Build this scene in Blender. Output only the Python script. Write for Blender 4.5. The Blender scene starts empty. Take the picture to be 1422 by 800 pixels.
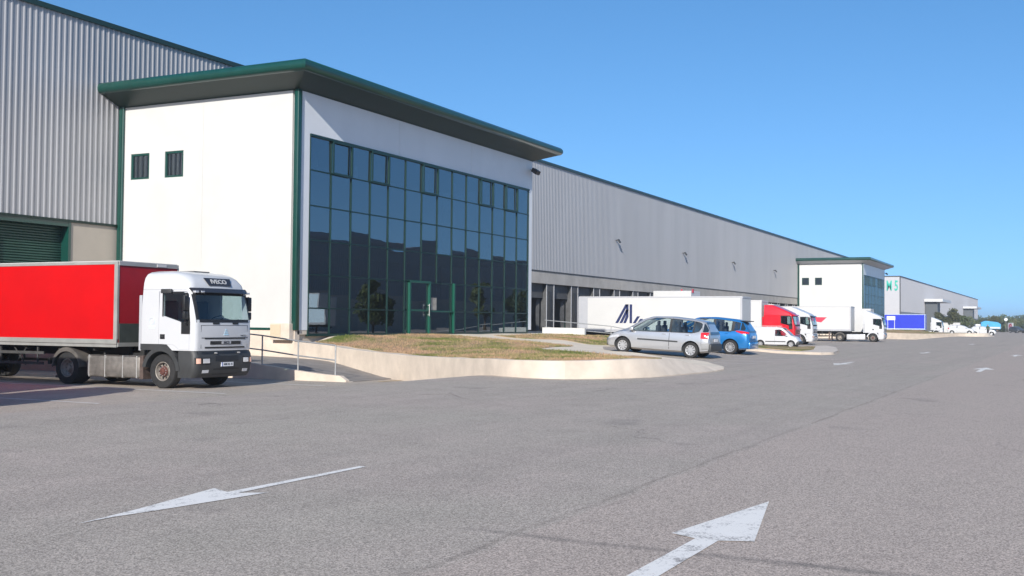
import bpy, bmesh, math, random
from mathutils import Vector, Matrix
R = math.radians
random.seed(7)
scene = bpy.context.scene
col = scene.collection

# ------------------------------------------------------------------ camera
HEAD, PITCH, ROLL = R(26.717), R(1.756), R(0.529)
fw = Vector((math.cos(HEAD)*math.cos(PITCH), math.sin(HEAD)*math.cos(PITCH), math.sin(PITCH)))
rt = Vector((math.sin(HEAD), -math.cos(HEAD), 0))
up = rt.cross(fw)
r2 = rt*math.cos(ROLL) + up*math.sin(ROLL)
u2 = r2.cross(fw)
cd = bpy.data.cameras.new('camera'); cam = bpy.data.objects.new('camera', cd); col.objects.link(cam)
m = Matrix((r2, u2, -fw)).transposed().to_4x4(); m.translation = Vector((0, 0, 1.45)); cam.matrix_world = m
cd.sensor_width = 36; cd.lens = 1538.1/1422*36; cd.clip_start = .1; cd.clip_end = 20000
scene.camera = cam

# ------------------------------------------------------------------ light
SUN_EL, SUN_AZ = R(24.8), R(15.5)          # the sun stands over -X, a little towards -Y
to_sun = Vector((-math.cos(SUN_AZ)*math.cos(SUN_EL), -math.sin(SUN_AZ)*math.cos(SUN_EL), math.sin(SUN_EL)))
w = bpy.data.worlds.new('World'); scene.world = w; w.use_nodes = True
nt = w.node_tree; nt.nodes.clear()
sky = nt.nodes.new('ShaderNodeTexSky'); sky.sky_type = 'NISHITA'; sky.sun_disc = False
sky.sun_elevation = SUN_EL; sky.sun_rotation = math.atan2(to_sun.x, to_sun.y)
sky.air_density = 1.0; sky.dust_density = .6; sky.ozone_density = 2.2; sky.altitude = 0
# look a little above the true direction, so the white band at the horizon stays thin
tcw = nt.nodes.new('ShaderNodeTexCoord'); sx_ = nt.nodes.new('ShaderNodeSeparateXYZ'); cx_ = nt.nodes.new('ShaderNodeCombineXYZ'); ma = nt.nodes.new('ShaderNodeMath'); ma.operation = 'MULTIPLY_ADD'
ma.inputs[1].default_value = 1.0; ma.inputs[2].default_value = .17
nt.links.new(tcw.outputs['Generated'], sx_.inputs[0]); nt.links.new(sx_.outputs[2], ma.inputs[0])
for i in (0, 1): nt.links.new(sx_.outputs[i], cx_.inputs[i])
nt.links.new(ma.outputs[0], cx_.inputs[2]); nt.links.new(cx_.outputs[0], sky.inputs[0])
hs_ = nt.nodes.new('ShaderNodeHueSaturation'); hs_.inputs['Saturation'].default_value = 1.26; hs_.inputs['Value'].default_value = 1.0
bg = nt.nodes.new('ShaderNodeBackground'); bg.inputs[1].default_value = .145
wo = nt.nodes.new('ShaderNodeOutputWorld')
nt.links.new(sky.outputs[0], hs_.inputs['Color']); nt.links.new(hs_.outputs[0], bg.inputs[0]); nt.links.new(bg.outputs[0], wo.inputs[0])
sl = bpy.data.lights.new('sun', 'SUN'); sl.energy = 4.3; sl.angle = R(.53); sl.color = (1, .95, .87)
so = bpy.data.objects.new('sun', sl); col.objects.link(so)
so.rotation_euler = to_sun.to_track_quat('Z', 'Y').to_euler(); so.location = (-60, -20, 60)
vs = scene.view_settings
scene.display_settings.display_device = 'sRGB'
vs.view_transform = 'Standard'; vs.look = 'None'; vs.gamma = 1; vs.use_curve_mapping = False; vs.exposure = .42

# ------------------------------------------------------------------ materials
MAT = {}
def mat(name, c, rough=.6, metal=0, noise=0, nscale=3, bump=0, bscale=30, coat=0, spec=.5, ior=1.5, emit=None, c2=None, streak=0, detail=5, stretch=None):
    if name in MAT: return MAT[name]
    M = bpy.data.materials.new(name); M.use_nodes = True; t = M.node_tree; b = t.nodes['Principled BSDF']
    b.inputs['Base Color'].default_value = (*c, 1); b.inputs['Roughness'].default_value = rough
    b.inputs['Metallic'].default_value = metal; b.inputs['IOR'].default_value = ior
    b.inputs['Specular IOR Level'].default_value = spec
    if coat: b.inputs['Coat Weight'].default_value = coat; b.inputs['Coat Roughness'].default_value = .06
    tc = t.nodes.new('ShaderNodeTexCoord'); src = tc.outputs['Object']
    if stretch:
        mp = t.nodes.new('ShaderNodeMapping'); mp.inputs['Scale'].default_value = stretch
        t.links.new(src, mp.inputs[0]); src = mp.outputs[0]
    if noise or c2:
        n = t.nodes.new('ShaderNodeTexNoise'); n.inputs['Scale'].default_value = nscale; n.inputs['Detail'].default_value = detail
        n.inputs['Roughness'].default_value = .6
        t.links.new(src, n.inputs['Vector'])
        cr = t.nodes.new('ShaderNodeValToRGB')
        d = c2 if c2 else tuple(v*(1-noise) for v in c)
        e = c if c2 else tuple(min(1, v*(1+noise*.6)) for v in c)
        cr.color_ramp.elements[0].position = .32; cr.color_ramp.elements[1].position = .68
        cr.color_ramp.elements[0].color = (*d, 1); cr.color_ramp.elements[1].color = (*e, 1)
        t.links.new(n.outputs['Fac'], cr.inputs[0]); t.links.new(cr.outputs[0], b.inputs['Base Color'])
    if bump:
        n2 = t.nodes.new('ShaderNodeTexNoise'); n2.inputs['Scale'].default_value = bscale; n2.inputs['Detail'].default_value = 4
        t.links.new(src, n2.inputs['Vector'])
        bp = t.nodes.new('ShaderNodeBump'); bp.inputs['Strength'].default_value = bump; bp.inputs['Distance'].default_value = .02
        t.links.new(n2.outputs['Fac'], bp.inputs['Height']); t.links.new(bp.outputs[0], b.inputs['Normal'])
    if emit: b.inputs['Emission Color'].default_value = (*emit, 1); b.inputs['Emission Strength'].default_value = 1
    MAT[name] = M; return M
def glass_mat(name, tint, refl, ior, rough=.01, wav=0.0):
    """pane: fresnel mix of a mirror and a tinted see-through"""
    M = bpy.data.materials.new(name); M.use_nodes = True; t = M.node_tree; t.nodes.clear()
    o = t.nodes.new('ShaderNodeOutputMaterial'); mx = t.nodes.new('ShaderNodeMixShader')
    tr = t.nodes.new('ShaderNodeBsdfTransparent'); tr.inputs[0].default_value = (*tint, 1)
    gl = t.nodes.new('ShaderNodeBsdfGlossy'); gl.inputs['Color'].default_value = (*refl, 1); gl.inputs['Roughness'].default_value = rough
    f = t.nodes.new('ShaderNodeFresnel'); f.inputs['IOR'].default_value = ior
    if wav:
        tc = t.nodes.new('ShaderNodeTexCoord'); n = t.nodes.new('ShaderNodeTexNoise'); n.inputs['Scale'].default_value = .9; n.inputs['Detail'].default_value = 1
        t.links.new(tc.outputs['Object'], n.inputs['Vector'])
        bp = t.nodes.new('ShaderNodeBump'); bp.inputs['Strength'].default_value = wav; bp.inputs['Distance'].default_value = .02
        t.links.new(n.outputs['Fac'], bp.inputs['Height']); t.links.new(bp.outputs[0], gl.inputs['Normal'])
    ge = t.nodes.new('ShaderNodeNewGeometry'); m1 = t.nodes.new('ShaderNodeMath'); m1.operation = 'MULTIPLY_ADD'; m1.inputs[1].default_value = -2; m1.inputs[2].default_value = 1
    m2 = t.nodes.new('ShaderNodeMath'); m2.operation = 'POWER'; m2.inputs[0].default_value = ior
    t.links.new(ge.outputs['Backfacing'], m1.inputs[0]); t.links.new(m1.outputs[0], m2.inputs[1]); t.links.new(m2.outputs[0], f.inputs['IOR'])
    t.links.new(f.outputs[0], mx.inputs[0]); t.links.new(tr.outputs[0], mx.inputs[1]); t.links.new(gl.outputs[0], mx.inputs[2])
    t.links.new(mx.outputs[0], o.inputs[0]); MAT[name] = M; return M

WHITE = mat('white_panel', (.57, .57, .555), .45, noise=.05, nscale=.5)
FRONTW = mat('pale_panel', (.74, .76, .79), .4, noise=.05, nscale=.5)
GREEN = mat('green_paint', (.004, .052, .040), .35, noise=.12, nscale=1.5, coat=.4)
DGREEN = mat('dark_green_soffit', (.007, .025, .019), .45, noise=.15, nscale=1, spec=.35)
CLAD = mat('grey_cladding', (.37, .37, .38), .45, metal=.15, noise=.07, nscale=.4, stretch=(1, 1, .15))
CLAD2 = mat('far_grey_cladding', (.32, .33, .36), .5, metal=.2, noise=.05, nscale=.2)
CONC = mat('pale_concrete', (.52, .475, .40), .9, noise=.13, nscale=1.1, bump=.3, bscale=25)
CREAMW = mat('cream_wall', (.63, .545, .455), .85, noise=.16, nscale=1.3, bump=.1, bscale=25)
BEIGE = mat('beige_panel', (.43, .385, .325), .8, noise=.05, nscale=1)
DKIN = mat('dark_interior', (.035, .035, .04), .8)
PAVE = mat('pale_paving', (.74, .64, .51), .9, noise=.14, nscale=.9, bump=.08, bscale=30)
RUB = mat('tyre_rubber', (.022, .022, .023), .85, noise=.3, nscale=6, bump=.2, bscale=40)
BLK = mat('black_plastic', (.015, .016, .018), .5, noise=.2, nscale=4)
DGREY = mat('dark_grey_plastic', (.042, .044, .046), .55, noise=.2, nscale=3)
CHAS = mat('chassis_black', (.02, .02, .02), .7, noise=.4, nscale=3)
ALU = mat('brushed_aluminium', (.55, .55, .54), .38, metal=.7, noise=.15, nscale=3)
RAIL = mat('trailer_rail_grey', (.42, .42, .40), .45, metal=.35, noise=.15, nscale=2)
TANK = mat('dirty_tank_metal', (.27, .25, .23), .5, metal=.6, noise=.45, nscale=2.5)
GALV = mat('galvanised_steel', (.36, .37, .38), .5, metal=.5, noise=.2, nscale=6)
RUST = mat('rusty_hub', (.12, .045, .035), .8, noise=.5, nscale=14)
RIM = mat('wheel_rim_silver', (.52, .52, .53), .35, metal=.6, noise=.1, nscale=10)
RIMD = mat('dusty_truck_rim', (.30, .27, .24), .55, metal=.3, noise=.3, nscale=8)
RED = mat('red_panel', (.55, .0015, .004), .5, noise=.08, nscale=.7, spec=.25)
REDC = mat('red_cab_paint', (.62, .008, .02), .25, coat=.6, noise=.05)
WCAB = mat('white_cab_paint', (.55, .56, .58), .3, coat=.5, noise=.03, nscale=1)
WTR = mat('white_trailer_panel', (.56, .56, .555), .4, noise=.03, nscale=.8)
GRPAN = mat('light_grey_panel', (.42, .43, .46), .4, noise=.05)
BLUEC = mat('blue_curtain', (.001, .022, .52), .45, noise=.02, nscale=1)
SILV = mat('silver_car_paint', (.50, .51, .53), .28, metal=.55, coat=.8, noise=.02)
BLUEP = mat('blue_car_paint', (.02, .20, .52), .25, metal=.4, coat=.9, noise=.02)
NAVY = mat('navy_mark', (.012, .022, .09), .5)
LBLUE = mat('pale_blue_mark', (.45, .66, .78), .5)
REDM = mat('red_mark', (.60, .03, .07), .5)
LAMPC = mat('headlamp_glass', (.72, .74, .78), .12, metal=.4, coat=.6)
ORANGE = mat('indicator_lens', (.75, .45, .35), .3)
TAIL = mat('tail_lamp_red', (.62, .012, .02), .15, coat=.8)
PLATE = mat('number_plate_white', (.75, .76, .78), .5)
PLB = mat('number_plate_blue', (.02, .09, .42), .5)
SEAT = mat('dark_seat_fabric', (.05, .055, .07), .9)
DASH = mat('dashboard_grey', (.05, .05, .055), .7)
PAINT = mat('worn_road_paint', (.66, .66, .64), .8, noise=.12, nscale=6, bump=.2, bscale=60)
YEL = mat('faded_yellow_paint', (.62, .47, .25), .8, noise=.3, nscale=8)
SIGNW = mat('sign_white', (.75, .77, .78), .5)
TEALL = mat('teal_letters', (.02, .42, .32), .5)
CYAN = mat('cyan_tarpaulin', (.03, .33, .60), .5, noise=.15, nscale=1)
CURT = mat('pale_curtain', (.55, .55, .52), .9)
VISOR = mat('smoked_visor', (.03, .03, .035), .18, coat=.5)
FGLASS = glass_mat('tinted_facade_glass', (.34, .40, .43), (.68, .75, .79), 3.4, .004, .07)
VGLASS = glass_mat('vehicle_glass', (.72, .80, .80), (.9, .95, 1), 1.65)
DGLASS = mat('dark_vehicle_glass', (.02, .03, .04), .05, coat=.5, ior=1.6)
SMIR = mat('mirror_glass', (.2, .2, .2), .05, metal=1)
SHUT = mat('green_shutter', (.022, .075, .055), .45, noise=.15, nscale=1)
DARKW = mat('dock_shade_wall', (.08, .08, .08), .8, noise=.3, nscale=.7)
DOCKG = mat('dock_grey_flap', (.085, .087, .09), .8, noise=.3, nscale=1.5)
ROOFM = mat('roof_sheet', (.3, .3, .32), .6)
BARK = mat('bark', (.10, .07, .05), .9, noise=.3, nscale=8)
LEAF = mat('leaf_green', (.12, .14, .055), .7, c2=(.05, .075, .025), nscale=.6)
LEAF2 = mat('leaf_olive', (.16, .16, .07), .7, c2=(.07, .085, .035), nscale=.6)
LEAF3 = mat('leaf_blue_green', (.09, .13, .085), .7, c2=(.05, .075, .05), nscale=.6)
CLOTH = mat('dark_clothes', (.03, .03, .04), .9); CLOTH2 = mat('green_jacket', (.06, .09, .05), .9); SKIN = mat('skin', (.45, .27, .2), .6); HAIR = mat('hair', (.03, .02, .015), .8)
GRASSB = mat('grass_blades', (.115, .135, .035), .8, c2=(.36, .26, .13), nscale=1.1, detail=8)

# ------------------------------------------------------------------ mesh helpers
class MB:
    def __init__(s): s.bm = bmesh.new(); s.mats = []
    def mi(s, m):
        if m not in s.mats: s.mats.append(m)
        return s.mats.index(m)
    def _f(s, fs, m):
        i = s.mi(m)
        for f in fs: f.material_index = i
    def box(s, x0, x1, y0, y1, z0, z1, m=None, bev=0):
        v = [s.bm.verts.new((x, y, z)) for z in (z0, z1) for x, y in ((x0, y0), (x1, y0), (x1, y1), (x0, y1))]
        fs = [s.bm.faces.new([v[i] for i in q]) for q in ((3, 2, 1, 0), (4, 5, 6, 7), (0, 1, 5, 4), (1, 2, 6, 5), (2, 3, 7, 6), (3, 0, 4, 7))]
        s._f(fs, m)
        if bev:
            es = list({e for f in fs for e in f.edges}); r = bmesh.ops.bevel(s.bm, geom=es, offset=bev, segments=2, affect='EDGES', profile=.5)
            s._f(r['faces'], m)
        return v
    def poly(s, pts, m=None):
        f = s.bm.faces.new([s.bm.verts.new(p) for p in pts]); s._f([f], m); return f
    def prism(s, pts, d, m=None):
        """closed solid: polygon pts (3D) extruded along vector d"""
        d = Vector(d); a = [s.bm.verts.new(Vector(p)) for p in pts]; b = [s.bm.verts.new(Vector(p)+d) for p in pts]
        n = len(a); fs = [s.bm.faces.new(a[::-1]), s.bm.faces.new(b)]
        fs += [s.bm.faces.new((a[i], a[(i+1) % n], b[(i+1) % n], b[i])) for i in range(n)]
        s._f(fs, m)
    def bar(s, p, q, w, h=None, m=None):
        p = Vector(p); q = Vector(q); h = h or w; d = (q-p).normalized()
        a = d.cross(Vector((0, 0, 1)))
        if a.length < .01: a = Vector((1, 0, 0))
        a.normalize(); b = a.cross(d)
        s.prism([p+a*sx*w/2+b*sy*h/2 for sx, sy in ((-1, -1), (1, -1), (1, 1), (-1, 1))], q-p, m)
    def cyl(s, p, q, r, m=None, n=14, r2=None):
        p = Vector(p); q = Vector(q); r2 = r if r2 is None else r2; d = (q-p).normalized()
        a = d.cross(Vector((0, 0, 1)));
        if a.length < .01: a = Vector((1, 0, 0))
        a.normalize(); b = a.cross(d)
        A = []; B = []
        for i in range(n):
            t = 2*math.pi*i/n; o = a*math.cos(t)+b*math.sin(t); A.append(s.bm.verts.new(p+o*r)); B.append(s.bm.verts.new(q+o*r2))
        fs = [s.bm.faces.new(A), s.bm.faces.new(B[::-1])] + [s.bm.faces.new((A[i], B[i], B[(i+1) % n], A[(i+1) % n])) for i in range(n)]
        s._f(fs, m)
    def lathe_y(s, prof, m=None, n=28, c=(0, 0, 0)):
        """profile of (radius, y) turned about the y axis"""
        rings = []
        for r, y in prof:
            rings.append([s.bm.verts.new((c[0]+r*math.cos(2*math.pi*i/n), c[1]+y, c[2]+r*math.sin(2*math.pi*i/n))) for i in range(n)])
        fs = []
        for a, b in zip(rings[:-1], rings[1:]):
            fs += [s.bm.faces.new((a[i], a[(i+1) % n], b[(i+1) % n], b[i])) for i in range(n)]
        s._f(fs, m)
    def grid(s, rows, m=None, closed=False):
        V = [[s.bm.verts.new(p) for p in r] for r in rows]; fs = []
        for a, b in zip(V[:-1], V[1:]):
            k = len(a)
            for i in range(k if closed else k-1): fs.append(s.bm.faces.new((a[i], a[(i+1) % k], b[(i+1) % k], b[i])))
        s._f(fs, m); return V
    def stack(s, secs, m=None):
        V = s.grid(secs, m, True); f = [s.bm.faces.new(V[0][::-1]), s.bm.faces.new(V[-1])]; s._f(f, m)
    def build(s, name, m=None, parent=None, smooth=None, label=None, normals=True):
        if normals: bmesh.ops.recalc_face_normals(s.bm, faces=s.bm.faces)
        me = bpy.data.meshes.new(name); s.bm.to_mesh(me); s.bm.free()
        if s.mats:
            for k in s.mats: me.materials.append(k if k else m)
        else: me.materials.append(m)
        if smooth is not None:
            me.polygons.foreach_set('use_smooth', [True]*len(me.polygons)); me.set_sharp_from_angle(angle=R(smooth))
        o = bpy.data.objects.new(name, me); col.objects.link(o)
        if parent: o.parent = parent
        if label: o['label'] = label
        return o
def tag(o, label=None, cat=None, group=None, kind=None):
    if label: o['label'] = label
    if cat: o['category'] = cat
    if group: o['group'] = group
    if kind: o['kind'] = kind
    return o
def empty(name, loc, rz=0, label=None, cat=None, group=None, ry=0):
    o = bpy.data.objects.new(name, None); col.objects.link(o); o.location = loc; o.rotation_euler = (0, ry, rz)
    o.empty_display_size = .3
    return tag(o, label, cat, group)
def copy_tree(o, parent=None):
    c = o.copy(); col.objects.link(c)
    if parent: c.parent = parent
    for ch in list(o.children): copy_tree(ch, c)
    return c
def applied(o, mods):
    """bake modifiers into the mesh, no operators"""
    dg = bpy.context.evaluated_depsgraph_get(); dg.update()
    me = bpy.data.meshes.new_from_object(o.evaluated_get(dg)); 
    o.modifiers.clear(); o.data = me
def boolean(o, cutters, op='DIFFERENCE'):
    for c in cutters:
        c.parent = o.parent
        md = o.modifiers.new('b', 'BOOLEAN'); md.operation = op; md.object = c; md.solver = 'EXACT'
    bpy.context.view_layer.update()
    applied(o, None)
    for c in cutters:
        me = c.data; bpy.data.objects.remove(c); bpy.data.meshes.remove(me)
def text_mesh(name, s, size, m, parent, loc, rot, ext=.004, label=None, sx=1, bold=0):
    cu = bpy.data.curves.new(name, 'FONT'); cu.body = s; cu.size = size; cu.extrude = ext; cu.align_x = 'CENTER'; cu.align_y = 'CENTER'; cu.offset = bold
    t = bpy.data.objects.new(name, cu); col.objects.link(t); bpy.context.view_layer.update()
    me = bpy.data.meshes.new_from_object(t.evaluated_get(bpy.context.evaluated_depsgraph_get())); bpy.data.objects.remove(t)
    me.materials.clear(); me.materials.append(m)
    o = bpy.data.objects.new(name, me); col.objects.link(o); o.parent = parent; o.location = loc; o.rotation_euler = rot; o.scale = (sx, 1, 1)
    if label: o['label'] = label
    return o

# ------------------------------------------------------------------ terrain
def ss(a, b, x):
    t = min(max((x-a)/(b-a), 0.0), 1.0); return t*t*(3-2*t)
PER = 140.2                                   # distance from one office block to the next
def ground(X, Y):
    lo = -.6*ss(13.5, 20.5, Y)
    if X > 130: X -= PER
    wl = 1-ss(37, 40, X) if Y > 13 else 1-ss(30, 40, X)
    wr = ss(61, 68, X); w_ = max(wl, wr)
    hi = .055*max(0.0, min(Y, 19.0)-12.9)
    return w_*lo+(1-w_)*hi
CP = [(36.6,28.3,.52),(36.35,27.4,.49),(36,26.3,.43),(35.3,24.9,.34),(34.2,23,.28),(31.9,19.8,.25),(28.7,16,.33),(26.4,13.5,.41),(25.9,12,.43),(26.4,11.2,.44),(27.2,10.5,.46),(28.2,10.1,.47),(30.4,9.8,.4),(32.2,9.6,.18),(34.1,9.8,.03),(35.8,10.2,.03),(38,11.3,.04),(40.6,13.3,.06),(45.2,16.8,.25),(49.1,19.2,.38),(55,19.2,.38),(60.5,19.2,.38),(60.5,24,.68),(40,28.4,.78),(45,28.4,.8),(50,28.4,.8),(55,28.4,.8),(60.5,28.4,.8),(33,14,.36),(38,18,.42),(42,23,.62),(50,23.5,.6),(30,13,.42)]
def lawn(X, Y):
    sw = s = 0
    for a, b, c in CP:
        d = ((X-a)**2+(Y-b)**2+.02)**-1.6; sw += d; s += d*c
    return s/sw

def asphalt_mat():
    M = bpy.data.materials.new('asphalt'); M.use_nodes = True; t = M.node_tree; L = t.links.new; N = t.nodes.new
    b = t.nodes['Principled BSDF']; b.inputs['Roughness'].default_value = .88; b.inputs['Specular IOR Level'].default_value = .35
    tc = N('ShaderNodeTexCoord')
    def noise(sc, det=4, ro=.6, vec=None):
        n = N('ShaderNodeTexNoise'); n.inputs['Scale'].default_value = sc; n.inputs['Detail'].default_value = det; n.inputs['Roughness'].default_value = ro
        L(vec or tc.outputs['Object'], n.inputs['Vector']); return n.outputs['Fac']
    def ramp(f, p0, p1, c0, c1):
        r = N('ShaderNodeValToRGB'); r.color_ramp.elements[0].position = p0; r.color_ramp.elements[1].position = p1
        r.color_ramp.elements[0].color = (*c0, 1); r.color_ramp.elements[1].color = (*c1, 1); L(f, r.inputs[0]); return r.outputs[0]
    def mix(f, a, c, mode='MIX'):
        m_ = N('ShaderNodeMix'); m_.data_type = 'RGBA'; m_.blend_type = mode
        if isinstance(f, float): m_.inputs[0].default_value = f
        else: L(f, m_.inputs[0])
        L(a, m_.inputs[6])
        if isinstance(c, tuple): m_.inputs[7].default_value = (*c, 1)
        else: L(c, m_.inputs[7])
        return m_.outputs[2]
    def math_(op, a, b2=None, c=None):
        m_ = N('ShaderNodeMath'); m_.operation = op
        for i, v in enumerate((a, b2, c)):
            if v is None: continue
            if isinstance(v, (int, float)): m_.inputs[i].default_value = v
            else: L(v, m_.inputs[i])
        return m_.outputs[0]
    def rng(v, a, b2, c, d):
        m_ = N('ShaderNodeMapRange'); m_.clamp = True
        L(v, m_.inputs[0])
        for i, k in enumerate((a, b2, c, d)): m_.inputs[i+1].default_value = k
        return m_.outputs[0]
    # grey stone and pinkish stone patches
    base = ramp(noise(.16, 6, .65), .38, .62, (.425, .358, .308), (.405, .358, .30))
    base = mix(rng(noise(1.3, 5), .35, .7, 0, .45), base, (.31, .268, .226))
    mp = N('ShaderNodeMapping'); mp.inputs['Scale'].default_value = (.06, 1.1, 1); L(tc.outputs['Object'], mp.inputs[0])
    base = mix(rng(noise(1, 4, .6, mp.outputs[0]), .45, .75, 0, .28), base, (.235, .205, .178))
    sp = N('ShaderNodeSeparateXYZ'); L(tc.outputs['Object'], sp.inputs[0])
    wob = math_('MULTIPLY', math_('SUBTRACT', noise(.8, 5), .5), .18)
    yy = math_('ADD', sp.outputs[1], wob)
    # right-hand lane laid in pinkish stone, seam along y = 3.4
    lane = rng(yy, 3.30, 3.36, 1, 0)
    base = mix(math_('MULTIPLY', lane, .6), base, (.43, .352, .30))
    seam = math_('ABSOLUTE', math_('SUBTRACT', yy, 3.40))
    sm = rng(seam, .006, .045, .36, 0)
    sm = math_('MULTIPLY', sm, rng(noise(2.2, 3), .38, .6, .25, 1))
    near = rng(sp.outputs[0], 18, 60, 1, .0)
    base = mix(math_('MULTIPLY', sm, near), base, (.13, .105, .085))
    # joint across the lane
    xx = math_('ADD', sp.outputs[0], wob)
    s2 = rng(math_('ABSOLUTE', math_('SUBTRACT', xx, 6.82)), .01, .09, .6, 0)
    s2 = math_('MULTIPLY', s2, rng(sp.outputs[1], 3.3, 4.0, 1, 0))
    s2 = math_('MULTIPLY', s2, rng(noise(3, 3), .35, .6, .3, 1))
    base = mix(s2, base, (.12, .11, .10))
    # cracks
    vo = N('ShaderNodeTexVoronoi'); vo.feature = 'DISTANCE_TO_EDGE'; vo.inputs['Scale'].default_value = .16
    wv = N('ShaderNodeVectorMath'); wv.operation = 'ADD'; nz = N('ShaderNodeTexNoise'); nz.inputs['Scale'].default_value = 1.2; nz.inputs['Detail'].default_value = 5
    L(tc.outputs['Object'], nz.inputs['Vector']); L(tc.outputs['Object'], wv.inputs[0]); L(nz.outputs['Color'], wv.inputs[1]); L(wv.outputs[0], vo.inputs['Vector'])
    ck = math_('MULTIPLY', rng(vo.outputs['Distance'], .0, .006, .55, 0), rng(noise(.25, 3), .5, .62, 0, 1))
    base = mix(ck, base, (.10, .09, .08))
    # oil spots, tyre marks
    base = mix(rng(noise(.55, 3), .64, .74, 0, .35), base, (.14, .13, .12))
    # stones
    vs_ = N('ShaderNodeTexVoronoi'); vs_.inputs['Scale'].default_value = 110; L(tc.outputs['Object'], vs_.inputs['Vector'])
    hs = N('ShaderNodeSeparateColor'); L(vs_.outputs['Color'], hs.inputs[0])
    spk = rng(hs.outputs[0], 0, 1, .52, 1.55)
    fine = rng(noise(28, 6, .75), .3, .7, .84, 1.16)
    cl = N('ShaderNodeCombineColor'); k = math_('MULTIPLY', spk, fine)
    for i in range(3): L(k, cl.inputs[i])
    base = mix(1.0, base, cl.outputs[0], 'MULTIPLY')
    L(base, b.inputs['Base Color'])
    bp = N('ShaderNodeBump'); bp.inputs['Strength'].default_value = .35; bp.inputs['Distance'].default_value = .008
    L(math_('ADD', hs.outputs[1], noise(30, 4)), bp.inputs['Height']); L(bp.outputs[0], b.inputs['Normal'])
    MAT['asphalt'] = M; return M
ASPH = asphalt_mat()

def lines(a, b, st, far_lo, far_hi):
    v = []; x = a
    while x <= b: v.append(x); x += st
    s = st; x = a-s; lo = []
    while x > far_lo: lo.append(x); s *= 1.35; x -= s
    lo.append(far_lo); s = st; x = b+s; hi = []
    while x < far_hi: hi.append(x); s *= 1.35; x += s
    hi.append(far_hi)
    return lo[::-1]+v+hi
gx = lines(-6, 226, 1.2, -400, 2200); gy = lines(-2, 42, .8, -1200, 1400)
g = MB()
g.grid([[(x, y, ground(x, y)) for y in gy] for x in gx], ASPH)
tag(g.build('ground', ASPH, smooth=60), 'grey worn asphalt yard with pinkish and grey patches', None, kind='structure')

def sheet(name, pts, fn, m, kind='structure', lift=0, label=None, step=.45, skirt=None, offset=0):
    """horizontal sheet filling polygon pts, following height fn"""
    bm = bmesh.new(); out = []
    n = len(pts)
    for i in range(n):
        a = Vector(pts[i]); b = Vector(pts[(i+1) % n]); k = max(1, int((b-a).length/step))
        for j in range(k): out.append(a+(b-a)*j/k)
    vs_ = [bm.verts.new((p.x, p.y, 0)) for p in out]
    f = bm.faces.new(vs_)
    xs = [p.x for p in out]; ys = [p.y for p in out]
    for ax, lo, hi in ((0, min(xs), max(xs)), (1, min(ys), max(ys))):
        t = lo+step*1.6
        while t < hi:
            co = [0, 0, 0]; no = [0, 0, 0]; co[ax] = t; no[ax] = 1
            bmesh.ops.bisect_plane(bm, geom=bm.verts[:]+bm.edges[:]+bm.faces[:], plane_co=co, plane_no=no); t += step*1.6
    bmesh.ops.triangulate(bm, faces=[f for f in bm.faces if len(f.verts) > 4])
    for v in bm.verts: v.co.z = fn(v.co.x, v.co.y)+lift
    if skirt:
        es = [e for e in bm.edges if len(e.link_faces) == 1]
        r = bmesh.ops.extrude_edge_only(bm, edges=es)
        for v in [q for q in r['geom'] if isinstance(q, bmesh.types.BMVert)]: v.co.z = ground(v.co.x+offset, v.co.y)-skirt
    for v in bm.verts: v.co.x += offset
    bmesh.ops.recalc_face_normals(bm, faces=bm.faces)
    if sum(f.normal.z for f in bm.faces) < 0: bmesh.ops.reverse_faces(bm, faces=bm.faces)
    me = bpy.data.meshes.new(name); bm.to_mesh(me); bm.free(); me.materials.append(m)
    me.polygons.foreach_set('use_smooth', [True]*len(me.polygons)); me.set_sharp_from_angle(angle=R(40))
    o = bpy.data.objects.new(name, me); col.objects.link(o)
    if kind: o['kind'] = kind
    if label: o['label'] = label
    return o

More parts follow.
